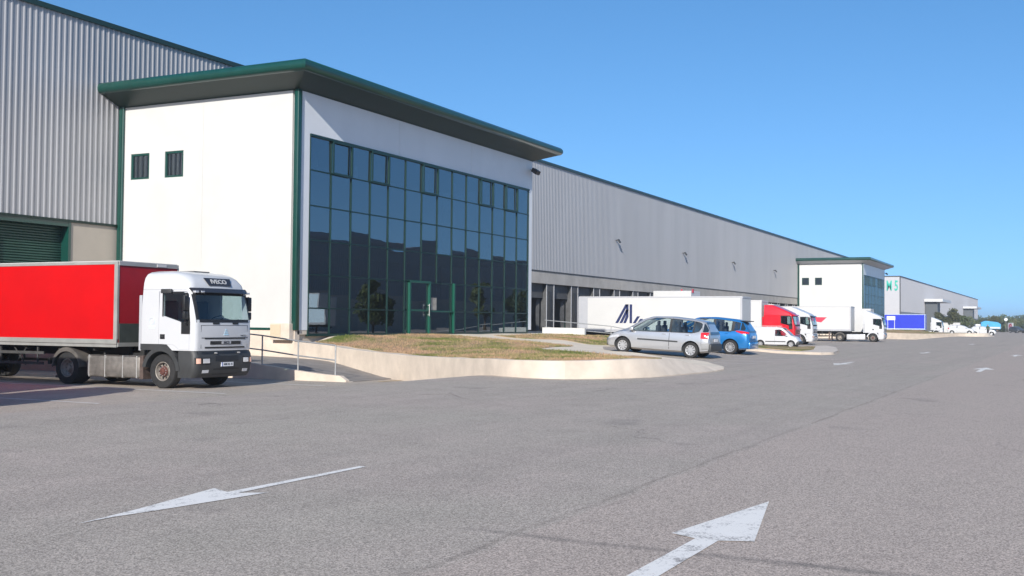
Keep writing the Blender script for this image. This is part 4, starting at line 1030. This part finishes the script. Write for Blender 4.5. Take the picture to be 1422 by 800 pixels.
# ------------------------------------------------------------------ cars
def lerp_tab(tab, x):
    if x <= tab[0][0]: return tab[0][1:]
    for a, b in zip(tab[:-1], tab[1:]):
        if x <= b[0]:
            t = (x-a[0])/(b[0]-a[0]); t = t*t*(3-2*t)*.35+t*.65
            return tuple(p+(q-p)*t for p, q in zip(a[1:], b[1:]))
    return tab[-1][1:]
def ringpts(tab, x, inset=0):
    zb, zs, zt, wb, wt = lerp_tab(tab, x)      # bottom, shoulder, top, width at shoulder, width at top
    wb -= inset; wt -= inset; zt -= inset*1.2; zb += inset
    zs = min(zs, zt-.05)
    half = [(0, zb), (wb*.82, zb), (wb*.96, zb+.07), (wb*1.0, zb+.22), (wb*1.012, (zb+zs)*.55), (wb*1.0, zs-.10), (wb*.975, zs), ]
    n = 4
    for k in range(1, n+1):
        t = k/n; half.append((wb*.975+(wt-wb*.975)*t, zs+(zt-.075-zs)*t))
    half += [(wt-.035, zt-.03), (wt*.82, zt-.008), (wt*.45, zt+.0), (0, zt+.004)]
    return half
def side_y(tab, x, z):
    h = ringpts(tab, x)
    for a, b in zip(h[2:-4], h[3:-3]):
        if a[1] <= z <= b[1]: return a[0]+(b[0]-a[0])*(z-a[1])/(b[1]-a[1])
    return h[-4][0]
def car_body(tab, x0, x1, n, inset=0, zmin=None, m=None):
    b = MB(); rows = []
    for i in range(n+1):
        x = x0+(x1-x0)*i/n; h = ringpts(tab, x, inset)
        if zmin is not None: h = [(p[0], max(p[1], zmin)) for p in h]
        rows.append([(x, y, z) for y, z in h]+[(x, -y, z) for y, z in h[-2:0:-1]])
    b.stack(rows, m); return b
def side_poly(tab, b, pts, off_, sg, nx=10, m=None, th=0):
    """panel on the body side bounded below / above by polylines: pts = [(x, zlow, zhigh)]"""
    rows = []
    x0, x1 = pts[0][0], pts[-1][0]
    for i in range(nx+1):
        x = x0+(x1-x0)*i/nx
        for a, c in zip(pts[:-1], pts[1:]):
            if x <= c[0]+1e-6:
                t = (x-a[0])/(c[0]-a[0]); lo = a[1]+(c[1]-a[1])*t; hi = a[2]+(c[2]-a[2])*t; break
        rows.append([(x, sg*(side_y(tab, x, lo+(hi-lo)*j/4)+off_), lo+(hi-lo)*j/4) for j in range(5)])
    b.grid(rows, m)
def car(name, loc, rz, tab, L, wheels, r, paint_, label, cat, side_wins, windscreen, ry=0, kind='cover', hatch=None, lights=True, tail=None, dark=None, extra=None, group=None, glass=None, belt=None, cutgl=True):
    T = empty(name, loc, rz, label, cat, group, ry)
    x0, x1 = tab[0][0], tab[-1][0]
    body = car_body(tab, x0, x1, 64).build('body', paint_, T, 42)
    glass = glass or VGLASS; cut = []
    for x in wheels:
        for sg in (-1, 1):
            c = MB(); c.cyl((x, sg*.45, r), (x, sg*1.3, r), r+.065, None, 32); cut.append(c.build('cut'))
    if cutgl:
        xa = min(p[0] for w_ in side_wins for p in w_); xb = windscreen[1]
        zsil = min(p[1] for w_ in side_wins for p in w_)-.12
        c = car_body(tab, xa-.1, windscreen[0]-.02, 24, .06, zsil); cut.append(c.build('cut'))
        for w_ in side_wins:
            c = MB(); pts = [(p[0], -2, p[1]) for p in w_]+[(p[0], -2, p[2]) for p in w_[::-1] if p[2]-p[1] > .02]
            c.prism(pts, (0, 4, 0)); cut.append(c.build('cut'))
        a, b_ = windscreen; za = lerp_tab(tab, a)[2]; zb_ = lerp_tab(tab, b_)[2]; wa = lerp_tab(tab, a)[4]-.10; wb_ = lerp_tab(tab, b_)[4]-.07
        c = MB(); c.prism([(b_, -wb_, za-.35), (b_, wb_, za-.35), (a, wa, za-.35), (a, -wa, za-.35)], (0, 0, 1.2)) ; cut.append(c.build('cut'))
    boolean(body, cut)
    for sg in (-1, 1):
        for w_ in side_wins:
            q = MB(); side_poly(tab, q, w_, -.012, sg); so2 = q.build('side_window', glass, T, 60)
        # black window surround strips
        q = MB()
        allp = side_wins[0]
        for w_ in side_wins:
            for a, c in zip(w_[:-1], w_[1:]):
                for k in (1, 2):
                    p0 = (a[0], sg*(side_y(tab, a[0], a[k])+.002), a[k]); p1 = (c[0], sg*(side_y(tab, c[0], c[k])+.002), c[k]); q.bar(p0, p1, .02, .02, BLK)
        for wa_, wb2 in zip(side_wins[:-1], side_wins[1:]):
            a, c = wb2[-1], wa_[0]; side_poly(tab, q, [(a[0]-.01, a[1], a[2]), (c[0]+.01, c[1], c[2])], .004, sg, 2, BLK)
        q.build('window_trim', BLK, T)
    # windscreen
    a, b_ = windscreen; q = MB(); rows = []
    for i in range(9):
        x = b_+(a-b_)*i/8; h = ringpts(tab, x); top = h[-4:]
        wt = lerp_tab(tab, x)[4]-.06; zt = lerp_tab(tab, x)[2]
        rows.append([(x, wt*s_, zt-.012-.012*abs(s_)**3) for s_ in [k/6-1 for k in range(13)]])
    q.grid(rows); q.build('windscreen', glass, T, 60)
    if hatch: hatch(T, tab)
    # cabin
    q = MB(); zsil = min(p[1] for w_ in side_wins for p in w_)-.12
    if cutgl:
        xm = (wheels[0]+wheels[1])/2
        for x in (xm+.15, xm-.75):
            for y in (-.38, .38): q.box(x-.12, x+.02, y-.22, y+.22, zsil, zsil+.42, SEAT, .05); q.box(x-.09, x-.01, y-.12, y+.12, zsil+.42, zsil+.6, SEAT, .03)
        q.box(windscreen[0]-.75, windscreen[0]-.25, -.65, .65, zsil, zsil+.10, DASH, .03)
        q.build('seat', SEAT, T, 40)
    for x in wheels:
        for sg in (-1, 1):
            wx = side_y(tab, x, r+.1); wheel(T, x, sg*(wx-.105), sg, r, .2, kind, rimr=r*.64)
    # inner wheel wells
    q = MB()
    for x in wheels: q.box(x-r-.03, x+r+.03, -.5, .5, .2, r*2+.05)
    q.build('underbody', BLK, T)
    for sg in (-1, 1):
        if belt:
            q = MB(); side_poly(tab, q, [(belt[0], belt[2], belt[3]), (belt[1], belt[2], belt[3])], .014, sg, 12, BLK if dark is None else dark); q.build('rub_strip', dark or BLK, T)
        # handles, mirror
        for w_ in side_wins[:2]:
            xh = w_[0][0]+.12; zh = w_[0][1]-.10; y = side_y(tab, xh, zh); q = MB(); q.box(xh-.02, xh+.16, *sorted((sg*(y-.005), sg*(y+.03))), zh-.015, zh+.02, bev=.008); q.build('door_handle', paint_, T)
        xm_ = max(p[0] for w_ in side_wins for p in w_)-.05; zm = min(p[1] for w_ in side_wins for p in w_)+.02; y = side_y(tab, xm_, zm)
        q = MB(); q.box(xm_-.10, xm_+.06, *sorted((sg*(y+.03), sg*(y+.22))), zm-.01, zm+.13, paint_, .03); q.bar((xm_, sg*(y-.02), zm+.02), (xm_, sg*(y+.08), zm+.04), .04, None, BLK); q.build('mirror', paint_, T, 40)
        # door seams
        q = MB()
        for w_ in side_wins:
            for xx in (w_[0][0]-.03, w_[-1][0]+.03):
                zlo = lerp_tab(tab, xx)[0]+.12
                if min(abs(xx-k) for k in wheels) < r+.1: continue
                pz = [zlo+(w_[0][1]-.03-zlo)*k/5 for k in range(6)]
                for z0, z1 in zip(pz[:-1], pz[1:]): q.bar((xx, sg*(side_y(tab, xx, z0)-.001), z0), (xx, sg*(side_y(tab, xx, z1)-.001), z1), .009, .009, BLK)
        if len(q.bm.verts): q.build('door_seam', BLK, T)
        else: q.bm.free()
    if extra: extra(T, tab)
    return T
def side_lamp(T, tab, name, x0, x1, z0, z1, m, off_=.01, wrap=None):
    for sg in (-1, 1):
        q = MB(); side_poly(tab, q, [(x0, z0, z1), (x1, z0+.02, z1-.02)], off_, sg, 6)
        if wrap:
            xe, y_in = wrap; zc0, zc1 = z0, z1; q.poly([(xe, sg*side_y(tab, x0, z0), z0), (xe, sg*side_y(tab, x0, z1), z1), (xe, sg*y_in, z1), (xe, sg*y_in, z0)])
        q.build(name, m, T, 60)

# silver people carrier: origin on the ground under the rear axle
# columns: x, z bottom, z shoulder, z top, half width at the shoulder, half width at the top
mpv = [(-.78,.42,.62,.66,.72,.66),(-.76,.30,.84,.98,.80,.70),(-.71,.27,.96,1.14,.84,.66),(-.52,.24,1.00,1.47,.88,.61),(-.38,.22,1.00,1.53,.89,.63),(0,.20,.98,1.585,.895,.64),(1.0,.19,.95,1.635,.905,.66),(1.75,.19,.93,1.60,.905,.65),(2.1,.19,.92,1.50,.90,.65),(2.95,.20,.90,1.02,.89,.70),(3.25,.21,.84,.92,.88,.68),(3.55,.23,.70,.80,.85,.62),(3.70,.27,.56,.66,.76,.52),(3.74,.36,.46,.54,.66,.45)]
def mpv_extra(T, tab):
    side_lamp(T, tab, 'tail_light', -.70, -.40, .80, 1.08, TAIL)
    for sg in (-1, 1):
        q = MB(); side_poly(tab, q, [(3.12, .66, .76), (3.5, .60, .68), (3.62, .56, .6)], .008, sg, 6); q.build('headlight', LAMPC, T, 60)
    q = MB(); q.box(-.84, -.66, -.80, .80, .30, .62, DGREY, .05); q.box(3.60, 3.775, -.62, .62, .26, .46, DGREY, .05); q.build('bumper', DGREY, T, 40)
    for sg in (-1, 1): q = MB(); side_poly(tab, q, [(-.74, .30, .66), (-.45, .28, .60)], .010, sg, 6); q.build('bumper_corner', mat('silver_bumper_shade', (.28, .285, .29), .4), T, 60)
    # tailgate glass
    q = MB(); rows = []
    for i in range(7):
        t = i/6; x = -.755+(-.50+.755)*t; zt = lerp_tab(tab, x)[2]; wt = lerp_tab(tab, x)[4]
        rows.append([(x-.012, s_*(wt-.06), 1.0+(1.50-1.0)*t) for s_ in (-1, -.6, -.2, .2, .6, 1)])
    q.grid(rows); q.build('rear_window', DGLASS, T, 60)
    for sg in (-1, 1): q = MB(); side_poly(tab, q, [(-.66, 1.10, 1.18), (-.54, 1.08, 1.38), (-.46, 1.08, 1.44)], .006, sg, 6); q.build('corner_glass', DGLASS, T, 60)
    q = MB(); q.box(-.80, -.79, -.26, .26, .70, .82); q.build('number_plate', PLATE, T)
mpv_wins = [[(.96,1.0,1.555),(1.60,.975,1.54),(2.02,.965,1.42),(2.62,.95,1.04)],[(-.04,1.02,1.50),(.89,1.0,1.55)],[(-.40,1.30,1.40),(-.30,1.10,1.45),(-.09,1.03,1.495)]]
pitch = -math.atan(.055)
car('car', (44.45, 13.80, ground(44, 13.8)), R(90), mpv, 4.5, (0, 2.95), .32, SILV, 'silver people carrier parked nose towards the near office lawn', 'car', mpv_wins, (2.98, 1.92), ry=pitch, extra=mpv_extra, belt=(.55, 2.3, .60, .66), dark=DGREY)

blu = [(-.86,.42,.60,.66,.70,.64),(-.83,.30,.88,1.00,.80,.66),(-.74,.27,1.00,1.18,.85,.62),(-.52,.24,1.03,1.48,.88,.60),(-.3,.22,1.02,1.58,.89,.61),(0,.20,1.0,1.63,.90,.63),(.9,.19,.97,1.67,.91,.66),(1.6,.19,.95,1.62,.91,.65),(2.0,.19,.94,1.50,.90,.65),(2.85,.20,.92,1.06,.89,.70),(3.15,.21,.86,.95,.88,.68),(3.42,.23,.72,.84,.85,.62),(3.55,.27,.56,.66,.76,.52),(3.6,.36,.46,.54,.66,.45)]
def blu_extra(T, tab):
    for sg in (-1, 1):
        q = MB(); side_poly(tab, q, [(-.79, .98, 1.06), (-.5, .98, 1.10), (-.22, 1.06, 1.10)], .012, sg, 8); q.build('tail_light', TAIL, T, 60)
    q = MB(); q.box(-.90, -.78, -.78, .78, .30, .60, BLUEP, .05); q.build('bumper', BLUEP, T, 40)
    q = MB(); rows = []
    for i in range(7):
        t = i/6; x = -.80+.34*t; wt = lerp_tab(tab, x)[4]; rows.append([(x-.014, s_*(wt-.03), 1.06+(1.50-1.06)*t) for s_ in (-1, -.6, -.2, .2, .6, 1)])
    q.grid(rows); q.build('rear_window', DGLASS, T, 60)
    q = MB(); q.box(-.68, -.30, -.56, .56, 1.535, 1.575, BLK, .015); q.build('spoiler', BLK, T, 40)
    q = MB(); q.box(-.875, -.865, -.26, .26, .78, .90); q.build('number_plate', PLATE, T)
    for sg in (-1, 1): q = MB(); side_poly(tab, q, [(-.62, 1.14, 1.24), (-.50, 1.13, 1.44), (-.42, 1.13, 1.50)], .006, sg, 6); q.build('corner_glass', DGLASS, T, 60)
blu_wins = [[(.88,1.03,1.58),(1.5,1.0,1.56),(1.92,.99,1.42),(2.5,.97,1.09)],[(.0,1.05,1.53),(.78,1.03,1.58)],[(-.38,1.16,1.46),(-.12,1.08,1.51)]]
car('car', (50.9, 13.95, ground(50.5, 13.95)), R(90), blu, 4.4, (0, 2.75), .33, BLUEP, 'bright blue hatchback parked beyond the silver people carrier', 'car', blu_wins, (2.88, 1.82), ry=pitch, kind='alloy', extra=blu_extra)

van = [(-.80,.40,.80,.9,.76,.66),(-.77,.26,1.0,1.74,.82,.74),(-.70,.24,1.02,1.80,.84,.76),(0,.22,1.0,1.83,.86,.78),(1.4,.2,.98,1.83,.86,.78),(1.9,.2,.96,1.76,.86,.76),(2.05,.2,.95,1.66,.86,.74),(2.72,.22,.92,1.08,.85,.72),(3.1,.24,.82,.95,.83,.66),(3.30,.28,.62,.74,.76,.56),(3.36,.36,.5,.58,.68,.48)]
def van_extra(T, tab):
    q = MB(); q.box(3.02, 3.42, -.80, .80, .28, .58, DGREY, .08); q.box(-.84, -.72, -.8, .8, .28, .52, DGREY, .04); q.build('bumper', DGREY, T, 40)
    for sg in (-1, 1):
        q = MB(); side_poly(tab, q, [(3.0, .66, .78), (3.24, .62, .70)], .008, sg, 4); q.build('headlight', LAMPC, T, 60)
        q = MB(); q.bar((-.6, sg*.70, 1.90), (1.6, sg*.70, 1.90), .03)
        for x in (-.4, .6, 1.4): q.bar((x, sg*.70, 1.80), (x, sg*.70, 1.9), .03)
        q.build('roof_rail', WTR, T)
vw = [[(1.30,1.04,1.56),(1.72,1.03,1.60),(1.95,1.03,1.52),(2.42,1.02,1.12)]]
car('van', (99.0, 24.6, -.6), R(-90), van, 4.1, (0, 2.7), .31, WCAB, 'small white delivery van parked on the low yard behind the blue car', 'van', vw, (2.76, 1.95), extra=van_extra, belt=(.45, 2.25, .50, .58), dark=DGREY)

hat = [(-.66,.40,.6,.66,.70,.60),(-.63,.28,.86,1.0,.78,.62),(-.45,.24,.95,1.30,.82,.56),(-.2,.22,.95,1.42,.83,.58),(.4,.2,.93,1.47,.84,.60),(1.2,.2,.90,1.44,.84,.60),(1.6,.2,.89,1.34,.84,.60),(2.4,.21,.86,.95,.83,.64),(2.8,.22,.78,.86,.81,.60),(3.02,.26,.58,.68,.74,.5),(3.08,.36,.46,.54,.64,.42)]
hw = [[(.75,.98,1.37),(1.3,.96,1.36),(1.55,.95,1.27),(2.1,.93,1.02)],[(-.05,1.0,1.35),(.66,.98,1.38)]]
def hat_extra(T, tab):
    for sg in (-1, 1):
        q = MB(); side_poly(tab, q, [(2.6, .64, .74), (2.92, .58, .66)], .008, sg, 4); q.build('headlight', LAMPC, T, 60)
        q = MB(); side_poly(tab, q, [(-.55, .80, 1.0), (-.40, .80, 1.0)], .008, sg, 3); q.build('tail_light', TAIL, T, 60)
H1 = car('car', (180.8, 15.9, .17), R(-90), hat, 3.8, (0, 2.45), .29, WCAB, 'small white hatchback parked nose out near the far kerb', 'car', hw, (2.44, 1.5), extra=hat_extra, glass=DGLASS, cutgl=False)
H2 = copy_tree(H1); H2.location = (190.8, 13.4, .0); H2['label'] = 'second white car just behind the far white hatchback'
H3 = car('car', (277.5, 11.5, -.0), R(-140), hat, 3.8, (0, 2.45), .29, mat('dark_grey_car_paint', (.06, .065, .07), .3, coat=.7), 'dark grey car coming along the yard at the right edge', 'car', hw, (2.44, 1.5), extra=hat_extra, glass=DGLASS, cutgl=False)

# ------------------------------------------------------------------ far small things
cy = empty('tarpaulin_lorry', (357, 23.6, -.2), R(-78), 'cyan covered lorry far off by the tree line', 'lorry')
q = MB(); q.prism([(0, -1.3, .9), (5.4, -1.3, .9), (5.4, -1.3, 2.3), (4.6, -1.3, 2.9), (1.2, -1.3, 3.3), (0, -1.3, 2.8)], (0, 2.6, 0)); q.build('tarpaulin', CYAN, cy)
q = MB(); q.box(-1.6, -.1, -1.2, 1.2, .5, 2.3, WCAB, .15); q.build('cab', WCAB, cy, 40)
q = MB(); q.box(1.0, 5.2, -1.33, -1.31, 1.0, 1.5); q.build('side_board', WTR, cy)
for x in (-.8, 1.2, 4.4):
    for sg in (-1, 1): wheel(cy, x, sg*1.05, sg, .45, .28)
sg_ = empty('road_sign', (328.2, 15.35, -.1), 0, 'round pale traffic sign on a pole before the far trees', 'sign')
q = MB(); q.cyl((0, 0, 0), (0, 0, 3.6), .05, GALV, 8); q.build('pole', GALV, sg_)
q = MB(); q.cyl((-.06, 0, 3.45), (-.02, 0, 3.45), .42, SIGNW, 20); q.build('sign_disc', SIGNW, sg_)
ad = empty('display_board', (339.5, 14.7, -.1), R(-60), 'white board with a red round mark far off before the trees', 'board')
q = MB(); q.box(-.06, .06, -1.4, 1.4, .3, 2.6, SIGNW); q.box(-.05, .05, -1.2, -1.1, 0, .3, GALV); q.box(-.05, .05, 1.1, 1.2, 0, .3, GALV); q.build('panel', SIGNW, ad)
q = MB(); q.cyl((-.08, 0, 1.45), (-.06, 0, 1.45), .9, REDM, 20); q.cyl((-.09, 0, 1.45), (-.08, 0, 1.45), .5, SIGNW, 16); q.cyl((-.10, .1, 1.5), (-.09, .1, 1.5), .3, REDM, 12); q.build('round_mark', REDM, ad)
wb = empty('site_cabin', (322, 28.5, -.4), R(0), 'long low white cabin before the bushes beyond the blue trailer', 'cabin')
q = MB(); q.box(-1.2, 1.2, -2.2, 2.4, .1, 2.7, WTR, .03); q.build('wall', WTR, wb); q = MB(); q.box(-1.3, 1.3, -2.3, 2.5, 2.7, 2.8); q.build('roof', GRPAN, wb)
q = MB(); q.box(-1.22, -1.2, -1.2, -.4, 1.2, 2.0); q.build('window', DGLASS, wb)
sb = empty('site_sign', (225, 30.9, -.2), 0, 'white two-legged sign board before the blue trailer', 'sign')
q = MB(); q.box(-.05, .05, -.78, .78, 2.7, 3.45, SIGNW); q.build('board', SIGNW, sb)
for y in (-.65, .6): q = MB(); q.box(-.04, .04, y-.04, y+.04, 0, 2.7); q.build('leg', SIGNW, sb)

# person walking
def person(loc, rz):
    J = dict(pel=(0, 0, .95), ch=(0.02, 0, 1.25), nk=(.03, 0, 1.47), hd=(.06, 0, 1.62), tp=(.06, 0, 1.74),
             hl=(0, .10, .90), kl=(.16, .10, .50), al=(.10, .10, .08), tl=(.26, .10, .03), hr=(0, -.10, .90), kr=(-.02, -.10, .48), ar=(-.26, -.10, .12), tr=(-.12, -.10, .03),
             sl=(.02, .19, 1.40), el=(-.06, .24, 1.13), wl=(.06, .25, .90), fl=(.10, .25, .80), sr=(.02, -.19, 1.40), er=(.04, -.24, 1.12), wr=(.20, -.24, .94), fr=(.25, -.24, .86))
    rad = dict(pel=.15, ch=.155, nk=.06, hd=.10, tp=.07, hl=.10, kl=.065, al=.045, tl=.035, hr=.10, kr=.065, ar=.045, tr=.035, sl=.065, el=.045, wl=.032, fl=.03, sr=.065, er=.045, wr=.032, fr=.03)
    ed = [('pel', 'ch'), ('ch', 'nk'), ('nk', 'hd'), ('hd', 'tp'), ('pel', 'hl'), ('hl', 'kl'), ('kl', 'al'), ('al', 'tl'), ('pel', 'hr'), ('hr', 'kr'), ('kr', 'ar'), ('ar', 'tr'), ('ch', 'sl'), ('sl', 'el'), ('el', 'wl'), ('wl', 'fl'), ('ch', 'sr'), ('sr', 'er'), ('er', 'wr'), ('wr', 'fr')]
    k = list(J); me = bpy.data.meshes.new('person'); me.from_pydata([J[n] for n in k], [(k.index(a), k.index(b)) for a, b in ed], [])
    o = bpy.data.objects.new('person', me); col.objects.link(o); md = o.modifiers.new('s', 'SKIN'); md.use_smooth_shade = True
    lay = me.skin_vertices[0].data
    for i, n in enumerate(k): lay[i].radius = (rad[n], rad[n]*(1.15 if n in ('ch', 'pel') else 1)); lay[i].use_root = (n == 'pel')
    o.modifiers.new('u', 'SUBSURF').levels = 1
    bpy.context.view_layer.update(); applied(o, None)
    o.data.materials.clear()
    for m_ in (CLOTH, CLOTH2, SKIN, HAIR): o.data.materials.append(m_)
    for p in o.data.polygons:
        z = p.center.z; x = p.center.x; y = abs(p.center.y)
        p.material_index = 0 if z < .98 else 1
        if z > 1.50: p.material_index = 3 if (z > 1.68 or x < .05) else 2
        if y > .2 and z < .93: p.material_index = 2
    o.location = loc; o.rotation_euler = (0, 0, rz)
    return tag(o, 'person in dark clothes walking along the far kerb', 'person')
person((175.5, 10.6, 0), R(160))

# ------------------------------------------------------------------ trees
def leafmesh(clumps, leaf, n, seed, flat=.8):
    rnd = random.Random(seed); V = []; F = []
    for cx, cy_, cz, r in clumps:
        for k in range(n):
            u = Vector((rnd.gauss(0, 1), rnd.gauss(0, 1), rnd.gauss(0, 1))).normalized()*r*rnd.uniform(.45, 1.05); c = Vector((cx, cy_, cz))+Vector((u.x, u.y, u.z*flat))
            a = Vector((rnd.uniform(-1, 1), rnd.uniform(-1, 1), rnd.uniform(-1, 1))).normalized(); b = a.orthogonal().normalized(); s_ = leaf*rnd.uniform(.6, 1.4)
            i = len(V); V += [c-a*s_, c+b*s_*.6, c+a*s_, c-b*s_*.6]; F.append((i, i+1, i+2, i+3))
    me = bpy.data.meshes.new('crown'); me.from_pydata([tuple(v) for v in V], [], F); return me
def tree(loc, h, r, m, label, seed, leaf=.22, n=90, clumps=14, group=None, cat='tree', name='tree', low=.35):
    rnd = random.Random(seed); T = empty(name, loc, rnd.uniform(0, 6), label, cat, group)
    cl = []
    for k in range(clumps):
        t = rnd.random(); z = h*(low+(1-low)*t*.92); rr = r*(1-abs(t-.4)*.9)*rnd.uniform(.3, .8); a = rnd.uniform(0, 6.28)
        cl.append((rr*math.cos(a), rr*math.sin(a), z, r*rnd.uniform(.28, .48)))
    me = leafmesh(cl, leaf, n, seed); me.materials.append(m); o = bpy.data.objects.new('crown', me); col.objects.link(o); o.parent = T
    q = MB(); q.cyl((0, 0, -.3), (0, 0, h*.45), .035*h, BARK, 8, .018*h)
    for c in cl[:6]: q.cyl((0, 0, h*.4*low+.3), (c[0]*.8, c[1]*.8, c[2]), .016*h, BARK, 6, .005*h)
    q.build('trunk', BARK, T, 60)
    return T
kinds = [(LEAF, 'green'), (LEAF2, 'olive'), (LEAF3, 'blue-green')]
P3 = [(321.5, 31.5, 5.6, 2.6, 1), (323, 28.4, 6.9, 2.9, 1), (325, 26.2, 5.4, 2.4, 0)]
for i, (x, y, h, r, k) in enumerate(P3):
    tree((x, y, -.6), h, r, kinds[k][0], ('left', 'tallest, middle', 'right')[i]+' bush of the three beyond the blue trailer', 11+i, .26, 130, 18, low=.12, cat='bush', name='bush', group='bushes beyond the blue trailer')
fr = Vector((math.cos(HEAD), math.sin(HEAD), 0)); rg = Vector((math.sin(HEAD), -math.cos(HEAD), 0))
def far(px, Z): p = fr*Z+rg*(px-711)/1538.1*Z; return p.x, p.y
rnd = random.Random(5)
for i in range(30):
    px = 1338+i*4.4+rnd.uniform(-2, 2); Z = rnd.uniform(400, 500); x, y = far(px, Z); h = rnd.uniform(4.2, 6.2); k = rnd.randrange(3)
    tree((x, y, -.6), h, rnd.uniform(2.2, 3.6), kinds[k][0], kinds[k][1]+' tree in the far row at the right end of the yard', 40+i, .34, 60, 14, low=.1, group='trees in the far row')
# far-off wood, one mass
cl = []
for i in range(420):
    t = i/420; px = 1290+t*420; Z = rnd.uniform(620, 760); x, y = far(px, Z); cl.append((x, y, rnd.uniform(0, 6.0), rnd.uniform(2.5, 4)))
me = leafmesh(cl, .8, 40, 3); me.materials.append(LEAF3); o = bpy.data.objects.new('distant_woodland', me); col.objects.link(o); tag(o, 'dark green distant woodland along the horizon', 'woodland', kind='stuff')
# trees and a parked trailer across the yard, mirrored in the glass
for i, (x, y) in enumerate(((104, -13), (128, -12), (135, -10), (150, -16))):
    tree((x, y, 0), 5.2+i % 2, 2.0, LEAF, ('first', 'second', 'third', 'fourth')[i]+' tree across the yard, seen mirrored in the office glass', 90+i, .2, 160, 18)
trailer((97.5, -14, 0), 'pale blue trailer across the yard, mirrored in the leftmost glass', L=12, side=mat('pale_blue_curtain', (.55, .68, .78), .5), frame=GRPAN, front=WTR).rotation_euler = (0, 0, R(90))

# ------------------------------------------------------------------ air
hz = MB(); hz.box(-402, 2202, -1202, 1402, -3, 22); hm = bpy.data.materials.new('haze'); hm.use_nodes = True; ht = hm.node_tree; ht.nodes.clear()
ho = ht.nodes.new('ShaderNodeOutputMaterial'); hv = ht.nodes.new('ShaderNodeVolumePrincipled'); hv.inputs['Color'].default_value = (.86, .93, 1, 1); hv.inputs['Density'].default_value = .0005; hv.inputs['Anisotropy'].default_value = .2
ht.links.new(hv.outputs[0], ho.inputs['Volume']); o = hz.build('haze', hm); o['kind'] = 'stuff'; o['label'] = 'thin bluish haze over the far end of the yard'
